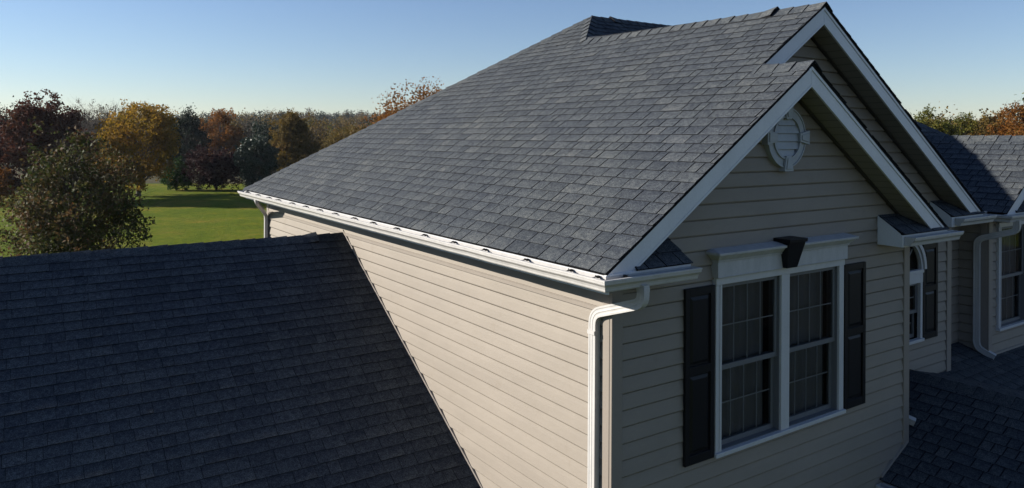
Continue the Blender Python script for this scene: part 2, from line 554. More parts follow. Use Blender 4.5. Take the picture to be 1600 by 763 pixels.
# ------------------------------------------------------------------ siding walls
CH, CREF = 0.1272, -0.619
def clip(poly, z, keep_above):
    outp = []
    for i in range(len(poly)):
        a, b = poly[i], poly[(i + 1) % len(poly)]
        ia = (a[1] >= z) if keep_above else (a[1] <= z)
        ib = (b[1] >= z) if keep_above else (b[1] <= z)
        if ia: outp.append(a)
        if ia != ib:
            t = (z - a[1]) / (b[1] - a[1])
            outp.append((a[0] + t * (b[0] - a[0]), z))
    return outp
def siding(polys, axis, plane, seed=1):
    """axis 'x': poly=(y,z), faces -x; axis 'y': poly=(x,z), faces -y; 'X' faces +x; 'Y' faces +y"""
    mb = MB(); rnd = random.Random(seed)
    def P(p, o):
        if axis == 'x': return (plane - o, p[0], p[1])
        if axis == 'X': return (plane + o, p[0], p[1])
        if axis == 'Y': return (p[0], plane + o, p[1])
        return (p[0], plane - o, p[1])
    for poly in polys:
        zmin = min(p[1] for p in poly); zmax = max(p[1] for p in poly)
        k0 = math.floor((zmin - CREF) / CH)
        while CREF + k0 * CH < zmax:
            z0 = CREF + k0 * CH; z1 = z0 + CH; k0 += 1
            q = clip(clip(poly, z0, True), z1, False)
            if len(q) < 3: continue
            def off(z):
                f = (z - z0) / CH
                if f < 0.07: return 0.0125 + 0.0714 * f
                return 0.0175 - 0.0185 * (f - 0.07) / 0.93
            # split at small lip to give the course a rounded butt
            zz = [z0, z0 + CH * 0.07, z0 + CH * 0.6, z1 - 0.0095]
            for a, b in zip(zz[:-1], zz[1:]):
                qq = clip(clip(q, a, True), b, False)
                if len(qq) >= 3:
                    mb.quad([P(p, off(p[1]) + (0.0012 if abs(p[1] - zz[2]) < 1e-6 else 0)) for p in qq])
            qq = clip(q, z1 - 0.0095, True)         # recessed lock strip under the next course
            if len(qq) >= 3:
                mb.quad([P(p, -0.014) for p in qq])
                lw = [p for p in qq if abs(p[1] - (z1 - 0.0095)) < 1e-6]
                if len(lw) >= 2:
                    xa, xb = min(p[0] for p in lw), max(p[0] for p in lw)
                    zc = z1 - 0.0095
                    mb.quad([P((xa, zc), off(zc)), P((xb, zc), off(zc)), P((xb, zc), -0.014), P((xa, zc), -0.014)])
            lows = [p for p in q if abs(p[1] - min(z0, z0)) < 1e-6]
            if len(lows) >= 2:
                xa, xb = min(p[0] for p in lows), max(p[0] for p in lows)
                mb.quad([P((xa, z0 + 0.0002), 0.0125), P((xb, z0 + 0.0002), 0.0125), P((xb, z0 + 0.0003), -0.014), P((xa, z0 + 0.0003), -0.014)])
    return mb

YA = 0.274
YWB = 0.85
XAR = 2 * XA - XW            # right corner of gable A wall
XBR = 2 * XB - XW
def sofz(x, xa): return m * (xa - abs(x - xa)) - 0.20

# window openings
WA = (1.424, 3.268, -1.715, -0.22)
def wall_with_hole(poly_top, x0, x1, zb, h):
    """rectangle x0..x1 from zb up to z=-0.10 with hole h, plus the gable above"""
    return [[(x0, zb), (h[0], zb), (h[0], -0.10), (x0, -0.10)], [(h[1], zb), (x1, zb), (x1, -0.10), (h[1], -0.10)],
            [(h[0], zb), (h[1], zb), (h[1], h[2]), (h[0], h[2])], [(h[0], h[3]), (h[1], h[3]), (h[1], -0.10), (h[0], -0.10)], poly_top]
gA = [(XW, -0.10), (XAR, -0.10), (XAR, sofz(XAR, XA)), (XA, sofz(XA, XA)), (XW, sofz(XW, XA))]
iA = (WA[0] + 0.03, WA[1] - 0.03, WA[2] + 0.02, WA[3] - 0.03)
wallA = siding(wall_with_hole(gA, XW, XAR, GZ, iA), 'y', YA).build('wall', M['siding'], house, label='shaded beige siding front wall of the smaller gable')
# left wall, split where the wing roof meets it only by burying
siding([[(YA, GZ), (L - XW, GZ), (L - XW, -0.13), (YA, -0.13)]], 'x', XW).build('wall', M['siding'], house, label='sunlit beige siding side wall under the long gutter')
WB = (5.12, 5.88, -1.54, -0.22)
iB = (WB[0] + 0.03, WB[1] - 0.03, WB[2] + 0.02, -0.30)
gB = [(XAR - 0.4, -0.10), (XBR, -0.10), (XBR, sofz(XBR, XB)), (XAR - 0.4, sofz(XAR - 0.4, XB))]
wb = wall_with_hole(gB, XAR - 0.4, XBR, GZ, iB)
wb.append([(1.4, sofz(1.4, XB) - 0.0), (XAR - 0.4, 0.0), (XAR - 0.4, sofz(XAR - 0.4, XB)), (XB, sofz(XB, XB))])
siding(wb, 'y', YWB).build('wall', M['siding'], house, label='shaded beige siding wall of the taller gable behind')
siding([[(YA, GZ), (YWB, GZ), (YWB, -0.13), (YA, -0.13)]], 'X', XAR).build('wall', M['siding'], house)
siding([[(YWB, GZ), (1.24, GZ), (1.24, -0.13), (YWB, -0.13)]], 'X', XBR).build('wall', M['siding'], house)
XFW = 7.69
siding([[(XBR, GZ), (XFW, GZ), (XFW, -0.13), (XBR, -0.13)]], 'y', 1.235).build('wall', M['siding'], house, label='recessed strip of wall between the gables')
siding([[(YWB, GZ), (1.235, GZ), (1.235, -0.15), (YWB, -0.15)]], 'x', XFW).build('wall', M['siding'], house)
WF = (7.92, 9.764, -1.715, -0.22)
iF = (WF[0] + 0.03, WF[1] - 0.03, WF[2] + 0.02, WF[3] - 0.03)
XFR = XF + 2 * FH - 0.2
xfm = XF + FH
gF = [(XFW, -0.10), (XFR, -0.10), (XFR, m * 0.2 - 0.24), (xfm, m * FH - 0.24), (XFW, m * 0.12 - 0.24)]
wf = wall_with_hole([(XFW, -0.10), (XFR, -0.10), (xfm, m * FH - 0.24)], XFW, XFR, GZ, iF)
siding(wf, 'y', YWB).build('wall', M['siding'], house, label='shaded siding wall of the right-hand gable')
# walls on the sides the photo does not show
siding([[(XW, GZ), (XR + HX - XW, GZ), (XR + HX - XW, -0.13), (XW, -0.13)]], 'Y', L - XW).build('wall', M['siding'], house)
siding([[(YC0 + XW, GZ), (L - XW, GZ), (L - XW, -0.13), (YC0 + XW, -0.13)]], 'X', XR + HX - XW).build('wall', M['siding'], house)
siding([[(YWB, GZ), (YC0 + XW + 0.05, GZ), (YC0 + XW + 0.05, -0.15), (YWB, -0.15)]], 'X', XFR).build('wall', M['siding'], house)
siding([[(XFR, GZ), (XR + HX - XW, GZ), (XR + HX - XW, -0.13), (XFR, -0.13)]], 'y', YC0 + XW).build('wall', M['siding'], house)
# wing walls
zde = ZD - MD * (GD - 0.35)
siding([[(-8.7, GZ), (XW, GZ), (XW, zde), (-8.7, zde)]], 'y', YD - GD + 0.35).build('wall', M['siding'], house)
siding([[(-8.7, GZ), (XW, GZ), (XW, zde), (-8.7, zde)]], 'Y', YD + GD - 0.35).build('wall', M['siding'], house)
siding([[(YD - GD + 0.35, GZ), (YD + GD - 0.35, GZ), (YD + GD - 0.35, zde), (YD, ZD - 0.05), (YD - GD + 0.35, zde)]], 'x', -8.7).build('wall', M['siding'], house)
# porch room walls under the porch roof
siding([[(-2.0, GZ), (YA, GZ), (YA, PZ0 - 0.02), (-2.0, PZ0 - 0.02)]], 'x', PX0 + 0.25).build('wall', M['siding'], house)
siding([[(PX0 + 0.25, GZ), (10.2, GZ), (10.2, -3.1), (PX0 + 0.25, -3.1)]], 'y', -2.0).build('wall', M['siding'], house)

# corner posts
def corner(x, y, z0, z1, sx, sy, wd=0.085):
    """L-shaped post; sx/sy point outwards"""
    mb = MB()
    xa, xb = sorted((x + sx * 0.0245, x - sx * wd))
    ya, yb = sorted((y - 0.0245, y + 0.005))
    mb.box(xa, xb, ya, yb, z0, z1)
    xa, xb = sorted((x + sx * 0.0247, x - sx * 0.005))
    mb.box(xa, xb, y + 0.0052, y + wd, z0, z1)
    mb.build('corner_post', M['trim_beige'], house, bevel=0.004)
corner(XW, YA, GZ, -0.13, -1, -1)
corner(XAR, YA, GZ, -0.12, 1, -1)
corner(XBR, YWB, GZ, -0.12, 1, -1)
corner(XFW, YWB, GZ, -0.14, -1, -1)
mb = MB(); mb.box(XW - 0.02, XW + 0.004, L - XW - 0.085, L - XW + 0.02, GZ, -0.13); mb.build('corner_post', M['trim_beige'], house)
# starter band under the soffit, step flashing trim along the wing roof
mb = MB(); mb.box(XW - 0.024, XW, YA + 0.087, L - XW - 0.087, -0.385, -0.352)
mb.box(XW - 0.028, XW, YA + 0.087, L - XW - 0.087, -0.352, -0.346); mb.build('siding_trim', M['trim_beige'], house)
mb = MB()
pa, pb = Vector((XW - 0.02, YD + 0.02, ZD + 0.03)), Vector((XW - 0.02, YD - GD, ZD - MD * GD + 0.018))
dv = (pb - pa).normalized(); nv = Vector((0, -dv.z, dv.y)); nv = nv if nv.z > 0 else -nv
for o0, o1, th in ((0.0, 0.028, 0.014), (0.024, 0.030, 0.02)):
    mb.hexa([pa + nv * o0, pb + nv * o0, pb + nv * o0 + Vector((0.015, 0, 0)), pa + nv * o0 + Vector((0.015, 0, 0))],
            [pa + nv * o1 + Vector((-th + 0.014, 0, 0)), pb + nv * o1 + Vector((-th + 0.014, 0, 0)), pb + nv * o1 + Vector((0.015, 0, 0)), pa + nv * o1 + Vector((0.015, 0, 0))])
mb.build('wall_flashing', M['flash'], house)
# porch contact trim
mb = MB()
mb.hexa([(PX0, YA - 0.03, PZ0 + 0.02), (XAR, YA - 0.03, PZ0 + sp * (XAR - PX0) + 0.02), (XAR, YA, PZ0 + sp * (XAR - PX0) + 0.02), (PX0, YA, PZ0 + 0.02)],
        [(PX0, YA - 0.03, PZ0 + 0.05), (XAR, YA - 0.03, PZ0 + sp * (XAR - PX0) + 0.05), (XAR, YA, PZ0 + sp * (XAR - PX0) + 0.05), (PX0, YA, PZ0 + 0.05)])
mb.build('wall_flashing', M['flash'], house)
mb = MB(); mb.box(XFW, XFR, YWB - 0.035, YWB, -2.035, -2.005)
mb.build('wall_flashing', M['flash'], house)

# ------------------------------------------------------------------ soffits, rake boards, fascias
def rake(xa, half, y, z0=0.0, skipleft=None, wd=0.175, thick=0.022):
    """white board under both slopes of a gable whose shingle edge lies at y; its feet are cut level"""
    mb = MB(); md = MB(); zc = z0 - 0.120
    def top(x): return z0 + m * (half - abs(x - xa)) - 0.028
    for sgn in (-1, 1):
        a = skipleft if (sgn == -1 and skipleft is not None) else xa + sgn * half
        for (b, t0, t1, ya, yb) in ((mb, -wd, 0.0, y + 0.012, y + 0.012 + thick), (md, -0.030, 0.002, y + 0.004, y + 0.0119), (md, -wd - 0.003, -wd + 0.018, y + 0.008, y + 0.0119)):
            poly = [(a, top(a) + t0), (xa, top(xa) + t0), (xa, top(xa) + t1), (a, top(a) + t1)]
            poly = clip(poly, zc, True)
            if len(poly) >= 3: b.prism(poly, 'y', ya, yb)
    o = mb.build('rake_board', M['fascia'], house, bevel=0.003)
    md.build('drip_edge', M['fascia'], o)
    return o
rake(XA, XA, 0.0)
rake(XB, XB, YB, skipleft=XA - 0.1)
rake(xfm, FH, YF, z0=ZF)

def rsoffit(xa, half, y0, y1, z0=0.0, left=None):
    mb = MB()
    for sgn in (-1, 1):
        a = xa + sgn * (half - 0.125); b = xa
        if sgn == -1 and left is not None: a = left
        def zz(x): return z0 + m * (half - abs(x - xa)) - 0.195
        mb.hexa([(a, y0, zz(a)), (b, y0, zz(b)), (b, y1, zz(b)), (a, y1, zz(a))],
                [(a, y0, zz(a) + 0.01), (b, y0, zz(b) + 0.01), (b, y1, zz(b) + 0.01), (a, y1, zz(a) + 0.01)])
    o = mb.build('soffit', M['soffitx'], house)
    mb = MB()
    for sgn in (-1, 1):
        a = xa + sgn * (half - 0.125); b = xa
        if sgn == -1 and left is not None: a = left
        def zz(x): return z0 + m * (half - abs(x - xa)) - 0.197
        mb.hexa([(a, y1 - 0.045, zz(a) - 0.022), (b, y1 - 0.045, zz(b) - 0.022), (b, y1 - 0.014, zz(b) - 0.022), (a, y1 - 0.014, zz(a) - 0.022)],
                [(a, y1 - 0.045, zz(a)), (b, y1 - 0.045, zz(b)), (b, y1 - 0.014, zz(b)), (a, y1 - 0.014, zz(a))])
    mb.build('soffit_channel', M['metal'], o)
rsoffit(XA, XA, 0.034, YA)
rsoffit(XB, XB, YB + 0.034, YWB, left=1.6)
rsoffit(xfm, FH, YF + 0.034, YWB, z0=ZF)

mb = MB()      # long eave fascia + soffit at the left, and the other eaves
mb.box(0.012, 0.03, 0.0, L, -0.155, -0.025)
mb.build('fascia', M['fascia'], house)
mb = MB(); mb.box(0.03, XW - 0.014, 0.012, L, -0.150, -0.140); mb.build('soffit', M['soffity'], house)
mb = MB()
mb.box(0.03, XR + HX, L - 0.03, L - 0.012, -0.155, -0.025)
mb.build('fascia', M['fascia'], house); mb = MB()
mb.box(XR + HX - 0.03, XR + HX - 0.012, YC0, L - 0.04, -0.155, -0.025)
mb.build('fascia', M['fascia'], house)
mb = MB()
mb.box(0.31, XR + HX - 0.04, L - XW + 0.014, L - 0.035, -0.150, -0.140)
mb.build('soffit', M['soffitx'], house); mb = MB()
mb.box(XR + HX - XW + 0.014, XR + HX - 0.035, YC0, L - XW, -0.1502, -0.1402)
mb.build('soffit', M['soffitx'], house); mb = MB()
mb.box(XBR + 0.02, XR + HX - 0.05, YC0 + 0.02, YC0 + XW - 0.02, -0.1504, -0.1404)
mb.build('soffit', M['soffitx'], house)
mb = MB()
mb.box(2 * XB + 0.0, XF, YC0 + 0.012, YC0 + 0.03, -0.155, -0.03)
mb.build('fascia', M['fascia'], house)
mb = MB()
mb.box(-9.0, XW, YD - GD + 0.01, YD - GD + 0.03, ZD - MD * GD - 0.17, ZD - MD * GD - 0.02)
mb.build('fascia', M['fascia'], house); mb = MB()
mb.box(-9.0, XW, YD + GD - 0.03, YD + GD - 0.01, ZD - MD * GD - 0.17, ZD - MD * GD - 0.02)
mb.build('fascia', M['fascia'], house); mb = MB()
mb.box(PX0 + 0.01, PX0 + 0.03, -2.3, YA - 0.03, PZ0 - 0.16, PZ0 - 0.03)
mb.build('fascia', M['fascia'], house)
mb = MB()
mb.box(PX0 + 0.03, PX0 + 0.24, -2.3, YA - 0.03, PZ0 - 0.155, PZ0 - 0.145)
mb.build('soffit', M['soffitx'], house); mb = MB()
mb.box(-9.0, XW, YD - GD + 0.03, YD - GD + 0.34, ZD - MD * GD - 0.165, ZD - MD * GD - 0.155)
mb.build('soffit', M['soffitx'], house); mb = MB()
mb.box(-9.0, XW, YD + GD - 0.34, YD + GD - 0.03, ZD - MD * GD - 0.165, ZD - MD * GD - 0.155)
mb.build('soffit', M['soffitx'], house)

# gutters -------------------------------------------------------------
PROF = [(0.004, 0.0), (0.004, -0.088), (0.062, -0.090), (0.068, -0.082), (0.070, -0.070), (0.078, -0.052), (0.094, -0.040),
        (0.104, -0.030), (0.106, -0.012), (0.112, -0.010), (0.112, 0.0), (0.096, 0.001), (0.096, -0.006)]
def gutter(P0, P1, outd, m0=0, m1=0, caps=(0, 0), label=None, hang=None, parent=house):
    """m0/m1: +1 outside mitre at that end. caps: close that end"""
    P0, P1, od = Vector(P0), Vector(P1), Vector(outd)
    d = (P1 - P0).normalized(); mb = MB()
    ring0 = [P0 + od * a + Vector((0, 0, z)) - d * (a * m0) for a, z in PROF]
    ring1 = [P1 + od * a + Vector((0, 0, z)) + d * (a * m1) for a, z in PROF]
    K = max(2, int((P1 - P0).length / 0.35)); rnd = random.Random(len(label or 'g') + K)
    prev = ring0
    for k in range(1, K + 1):
        f = k / K
        wob = Vector((0, 0, rnd.uniform(-0.002, 0.002))) if k < K else Vector((0, 0, 0))
        cur = [a.lerp(b, f) + wob for a, b in zip(ring0, ring1)]
        for q in range(len(PROF) - 1):
            mb.quad([prev[q], prev[q + 1], cur[q + 1], cur[q]])
        prev = cur
    for c, ring, s in ((caps[0], ring0, -1), (caps[1], ring1, 1)):
        if c:
            mb.quad(ring[:11] if s > 0 else ring[:11][::-1])
    o = mb.build('gutter', M['gutter'], parent, label=label)
    sm = o.modifiers.new('shell', 'SOLIDIFY'); sm.thickness = 0.0025; sm.offset = 0
    return o
GT = -0.028
GL = gutter((0, 0, GT), (0, L + 0.06, GT), (-1, 0, 0), 1, 0, (0, 1), label='long sunlit white gutter along the side eave')
GF = gutter((0, 0, GT), (0.86, 0, GT), (0, -1, 0), 1, 0, (0, 1), label='short shaded white gutter return at the near corner')
GAR = gutter((3.93, 0, GT), (2 * XA + 0.11, 0, GT), (0, -1, 0), 0, 0, (1, 1), label='short gutter return at the right foot of the smaller gable')
GBR = gutter((6.17, YB, GT), (2 * XB + 0.11, YB, GT), (0, -1, 0), 0, 0, (1, 1), label='short gutter return at the right foot of the taller gable')
gutter((2 * XA, 0.0, GT), (2 * XA, 0.5, GT), (1, 0, 0), 0, 0, (1, 1))
gutter((2 * XB, YB, GT), (2 * XB, YC0, GT), (1, 0, 0), 0, 0, (1, 0))
gutter((2 * XB + 0.0, YC0, GT - 0.01), (XF, YC0, GT - 0.01), (0, -1, 0), 0, 0, (0, 0))
gutter((XF, YF, ZF + GT), (XF, YC0 + 0.1, ZF + GT), (-1, 0, 0), 1, 0, (0, 0), label='short gutter down the left eave of the right-hand gable')
gutter((XF, YF, ZF + GT), (XF + 0.9, YF, ZF + GT), (0, -1, 0), 1, 0, (0, 1), label='gutter return at the left foot of the right-hand gable')
gutter((PX0, -2.3, PZ0 - 0.03), (PX0, YA - 0.02, PZ0 - 0.03), (-1, 0, 0), 0, 0, (1, 1), label='gutter on the low porch eave')
gutter((0.1 - 9.1, YD - GD, ZD - MD * GD - 0.02), (XW, YD - GD, ZD - MD * GD - 0.02), (0, -1, 0), 0, 0, (1, 1))
# hidden hangers: a clip, a screw boss and a strap across the trough; their shadow is put into the dark colour
def hanger(x, y, z, parent, ax):
    mb = MB()
    r = random.Random(int(x * 100 + y * 1000))
    def bx(a0, a1, b0, b1, z0, z1):
        if ax == 'x': mb.box(x - a1, x - a0, y + b0, y + b1, z + z0, z + z1)
        else: mb.box(x + b0, x + b1, y - a1, y - a0, z + z0, z + z1)
    bx(0.008, 0.100, -0.008, 0.008, -0.007, -0.003)
    bx(0.012, 0.030, -0.009, 0.009, -0.014, 0.004)
    bx(0.034, 0.046, -0.004, 0.004, -0.003, 0.004)
    s = r.uniform(-0.01, 0.01)
    mb.tube([(x - 0.02, y + 0.03 + s, z + 0.004), (x - 0.055, y - 0.01, z + 0.006), (x - 0.095, y - 0.045 + s, z + 0.003)] if ax == 'x' else
            [(x + 0.03, y - 0.02, z + 0.004), (x - 0.01, y - 0.055, z + 0.006), (x - 0.04, y - 0.095, z + 0.003)], [0.0025, 0.004, 0.002], 5)
    mb.build('gutter_hanger', M['metal'], parent)
for y in (0.06, 0.36, 0.92, 1.54, 2.08, 2.66, 3.29, 3.90, 4.44, 5.05, 5.60, 6.15, 6.72, 7.38, 7.85, 8.45, 9.05):
    hanger(0.0, y, GT, GL, 'x')
hanger(0.16, 0.0, GT, GF, 'y')

# cornice returns (little pent roofs with boxed ends) ------------------
def cornice(x0, x1, yf, yw, z0=0.0, seed=50, xp=None, parent=house):
    """fascia box from x0..x1 between the face line yf and the wall yw with a shingled pent roof"""
    mb = MB()
    mb.box(x0, x1, yf + 0.0, yf + 0.02, z0 - 0.135, z0 - 0.012)
    zt = z0 + 0.60 * (yw - yf) - 0.0
    for xe in ((x0, x1 - 0.016) if xp is None else (x1 - 0.016,)):
        mb.prism([(yf + 0.0201, z0 - 0.135), (yw, z0 - 0.135), (yw, zt + 0.01), (yf + 0.0201, z0 - 0.002)], 'x', xe, xe + 0.016)
    mb.box(x0 + 0.016, x1 - 0.016, yf + 0.0202, yw, z0 - 0.133, z0 - 0.123)
    o = mb.build('cornice_return', M['fascia'], parent, bevel=0.003)
    sl = 0.62; cl = 1 / math.sqrt(1 + sl * sl)
    x0 = xp or x0
    slope('pent_roof', (x0 + 0.004, yf - 0.006, z0 - 0.002), (1, 0, 0), (0, cl, sl * cl), (yw - yf + 0.006) / cl, lambda s: 0.0, lambda s: x1 - x0 - 0.008, seed, parent=o)
    return o
cornice(0.03, 0.86, 0.0, YA - 0.012, 0.0, 51, xp=0.29)
cornice(3.90, 2 * XA - 0.01, 0.0, YA - 0.012, 0.0, 52)
cornice(6.10, 2 * XB - 0.01, YB, YWB - 0.012, 0.0, 53)
cornice(XF + 0.03, XF + 0.9, YF, YWB - 0.012, ZF, 54, xp=XF + 0.28)

# downspouts -----------------------------------------------------------
def downspout(path, A0, wa=0.052, wb_=0.078, label=None, kick=False):
    """rectangular ribbed tube; A0 = direction of the wa side. corners rounded by short arcs"""
    pts = [Vector(p) for p in path]; P = []
    for i, p in enumerate(pts):
        if i in (0, len(pts) - 1): P.append(p); continue
        a = (pts[i - 1] - p); b = (pts[i + 1] - p)
        r = min(0.085, a.length * 0.45, b.length * 0.45)
        pa_, pb_ = p + a.normalized() * r, p + b.normalized() * r
        for k in range(6):
            t = k / 5
            P.append(pa_ * (1 - t) ** 2 + p * 2 * t * (1 - t) + pb_ * t * t)
    mb = MB(); A = Vector(A0).normalized(); prev = None
    # section: rectangle with shallow flutes on the wide faces
    for k, p in enumerate(P):
        d = (P[min(k + 1, len(P) - 1)] - P[max(k - 1, 0)]).normalized()
        A = (A - d * A.dot(d)).normalized(); B = d.cross(A).normalized()
        sec = []
        ha, hb = wa / 2, wb_ / 2
        for f in (-1, -0.62, -0.5, -0.2, -0.08, 0.08, 0.2, 0.5, 0.62, 1):
            g = 0.0025 if abs(f) in (0.5, 0.2, 0.62) and abs(f) != 0.62 else 0
            sec.append(p - A * (ha - g) + B * hb * f)
        for f in (1, 0.62, 0.5, 0.2, 0.08, -0.08, -0.2, -0.5, -0.62, -1):
            g = 0.0025 if abs(f) in (0.5, 0.2) else 0
            sec.append(p + A * (ha - g) + B * hb * f)
        if prev:
            n_ = len(sec)
            for q in range(n_):
                r_ = (q + 1) % n_
                mb.quad([prev[q], prev[r_], sec[r_], sec[q]])
        else:
            mb.quad(sec)
        prev = sec
    o = mb.build('downspout', M['gutter'], house, label=label)
    return o
def strap(o, x, y, z, sx=0.062, sy=0.088):
    mb = MB(); mb.box(x - sx / 2, x + sx / 2 + 0.01, y - sy / 2, y + sy / 2, z - 0.012, z + 0.012); mb.build('strap', M['gutter'], o)
d1 = downspout([(0.292, -0.066, -0.10), (0.292, -0.066, -0.235), (0.270, 0.438, -0.40), (0.262, 0.438, GZ + 0.1)], (1, 0, 0), label='white downspout at the near corner')
def seams(o, path_pts):
    for (x, y, z0, z1) in path_pts:
        mb = MB(); mb.box(x - 0.0285, x + 0.0285, y - 0.041, y + 0.041, z0, z1)
        mb.build('downspout_joint', M['gutter'], o)
seams(d1, [(0.292, -0.066, -0.150, -0.122), (0.262, 0.438, -0.56, -0.53)])
strap(d1, 0.266, 0.438, -1.9)
d2 = downspout([(-0.05, 8.50, -0.11), (-0.05, 8.50, -0.15), (0.255, 9.0, -0.42), (0.255, 9.0, -2.9)], (1, 0, 0), label='white downspout at the far corner beyond the wing')
d3 = downspout([(7.70, 0.50, ZF - 0.10), (7.70, 0.50, ZF - 0.24), (7.645, 0.97, ZF - 0.40), (7.645, 0.97, -1.93), (7.70, 0.76, -2.03)], (1, 0, 0), label='shaded downspout at the left corner of the right-hand gable')
d4 = downspout([(4.56, 0.62, -0.5), (4.56, 0.62, -2.02), (4.73, 0.30, -2.14)], (1, 0, 0), label='downspout end kicking out over the porch roof')

# windows ---------------------------------------------------------------
def curtain(x0, x1, z0, z1, y, seed, parent, gap=0.0):
    rnd = random.Random(seed); mb = MB(); x = x0; ph = 0
    n = int((x1 - x0) / 0.012); prev = None
    for i in range(n + 1):
        xx = x0 + (x1 - x0) * i / n
        ph += rnd.uniform(0.25, 0.75)
        yy = y + 0.009 * math.sin(ph) + 0.008 * math.sin(ph * 0.37)
        cur = ((xx, yy, z0), (xx, yy * 1.0, z1))
        if prev: mb.quad([prev[0], cur[0], cur[1], prev[1]])
        prev = cur
    return mb.build('curtain', M['curtain'], parent, smooth=True)

def sash(parent, x0, x1, z0, z1, y, cols, rows, rail=0.035):
    mb = MB()
    mb.box(x0, x0 + rail, y, y + 0.03, z0, z1); mb.box(x1 - rail, x1, y, y + 0.03, z0, z1)
    mb.box(x0 + rail, x1 - rail, y + 0.0005, y + 0.0295, z0, z0 + rail * 1.2); mb.box(x0 + rail, x1 - rail, y + 0.0005, y + 0.0295, z1 - rail, z1)
    o = mb.build('sash', M['sash'], parent)
    mb = MB()
    gx0, gx1, gz0, gz1 = x0 + rail, x1 - rail, z0 + rail * 1.2, z1 - rail
    for i in range(1, cols):
        c = gx0 + (gx1 - gx0) * i / cols
        mb.box(c - 0.0045, c + 0.0045, y + 0.018, y + 0.024, gz0, gz1)
    for i in range(1, rows):
        c = gz0 + (gz1 - gz0) * i / rows
        mb.box(gx0, gx1, y + 0.0175, y + 0.0235, c - 0.0045, c + 0.0045)
    if cols > 1 or rows > 1: mb.build('muntin', M['muntin'], o)
    mb = MB(); mb.quad([(gx0, y + 0.012, gz0), (gx1, y + 0.012, gz0), (gx1, y + 0.012, gz1), (gx0, y + 0.012, gz1)])
    mb.build('pane', M['glass'], o)
    return o

def reveal(mb, x0, x1, z0, z1, y0, y1):
    """jamb liner boxes inside an opening"""
    t = 0.02
    mb.box(x0, x0 + t, y0, y1, z0, z1); mb.box(x1 - t, x1, y0, y1, z0, z1)
    mb.box(x0 + t, x1 - t, y0, y1, z0, z0 + t); mb.box(x0 + t, x1 - t, y0, y1, z1 - t, z1)

def double_window(x0, x1, z0, z1, yw, label, seed):
    wn = thing_part('window', label)
    mb = MB(); yf = yw - 0.042
    cl, mw = 0.075, 0.118
    xm = (x0 + x1) / 2 + 0.01
    mb.box(x0, x0 + cl, yf, yw, z0 + 0.035, z1 - 0.06); mb.box(x1 - cl, x1, yf, yw, z0 + 0.035, z1 - 0.06)
    mb.box(x0 - 0.006, x1 + 0.006, yf - 0.006, yw, z1 - 0.06, z1)
    mb.box(xm - mw / 2, xm + mw / 2, yf - 0.0005, yw + 0.06, z0 + 0.035, z1 - 0.0601)
    mb.box(x0 - 0.012, x1 + 0.012, yf - 0.022, yw, z0, z0 + 0.035)
    mb.box(x0 + cl * 0.55, x0 + cl * 0.62, yf - 0.006, yf, z0 + 0.036, z1 - 0.061)
    fr = mb.build('frame', M['white'], wn, bevel=0.003)
    for (a, b) in ((x0 + cl, xm - mw / 2), (xm + mw / 2, x1 - cl)):
        mb = MB(); reveal(mb, a - 0.012, b + 0.012, z0 + 0.02, z1 - 0.045, yw - 0.02, yw + 0.09)
        mb.build('jamb', M['sash'], fr)
        zm = (z0 + z1) / 2 - 0.03
        sash(wn, a + 0.008, b - 0.008, zm - 0.02, z1 - 0.065, yw + 0.0, 4, 2)
        sash(wn, a + 0.008, b - 0.008, z0 + 0.041, zm + 0.018, yw + 0.034, 4, 2)
        w_ = b - a
        curtain(a + 0.0, b - w_ * 0.07, z0, z1, yw + 0.11, seed, wn); seed += 3
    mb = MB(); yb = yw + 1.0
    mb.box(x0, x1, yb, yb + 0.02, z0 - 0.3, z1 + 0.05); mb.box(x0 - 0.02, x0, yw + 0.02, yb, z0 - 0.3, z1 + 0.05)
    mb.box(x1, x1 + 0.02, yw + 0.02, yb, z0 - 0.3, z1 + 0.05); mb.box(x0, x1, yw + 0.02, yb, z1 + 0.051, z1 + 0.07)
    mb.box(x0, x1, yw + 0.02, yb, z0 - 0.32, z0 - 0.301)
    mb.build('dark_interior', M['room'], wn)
    return wn

def thing_part(name, label=None):
    """an Empty used as a part of the house that holds its own pieces"""
    e = bpy.data.objects.new(name, None); C.objects.link(e)
    attach(e, house)
    if label: e['label'] = label
    e.empty_display_size = 0.2
    return e

def header(x0, x1, zb, zt, yw, parent, key=True):
    mb = MB()
    mb.box(x0, x1, yw - 0.075, yw, zb, zt - 0.095)
    mb.box(x0 + 0.004, x1 - 0.004, yw - 0.079, yw, zb + 0.004, zb + 0.012)
    y = yw
    mb.frus((x0 - 0.008, x1 + 0.008, y - 0.085, y), zt - 0.095, (x0 - 0.012, x1 + 0.012, y - 0.09, y), zt - 0.078)
    mb.frus((x0 - 0.012, x1 + 0.012, y - 0.09, y), zt - 0.078, (x0 - 0.055, x1 + 0.055, y - 0.135, y), zt - 0.03)
    mb.frus((x0 - 0.065, x1 + 0.065, y - 0.148, y), zt - 0.03, (x0 - 0.068, x1 + 0.068, y - 0.152, y), zt - 0.008)
    mb.frus((x0 - 0.068, x1 + 0.068, y - 0.152, y), zt - 0.008, (x0 - 0.02, x1 + 0.02, y - 0.04, y), zt + 0.014)
    h = mb.build('header', M['header'], parent, bevel=0.002)
    if key:
        mb = MB(); xc = (x0 + x1) / 2 + 0.0
        mb.frus((xc - 0.075, xc + 0.075, y - 0.12, y), zb + 0.01, (xc - 0.122, xc + 0.122, y - 0.172, y), zt + 0.012)
        mb.frus((xc - 0.128, xc + 0.128, y - 0.186, y), zt + 0.0121, (xc - 0.130, xc + 0.130, y - 0.19, y), zt + 0.045)
        mb.build('keystone', M['black'], parent, bevel=0.003, label='black keystone in the middle of the white header')

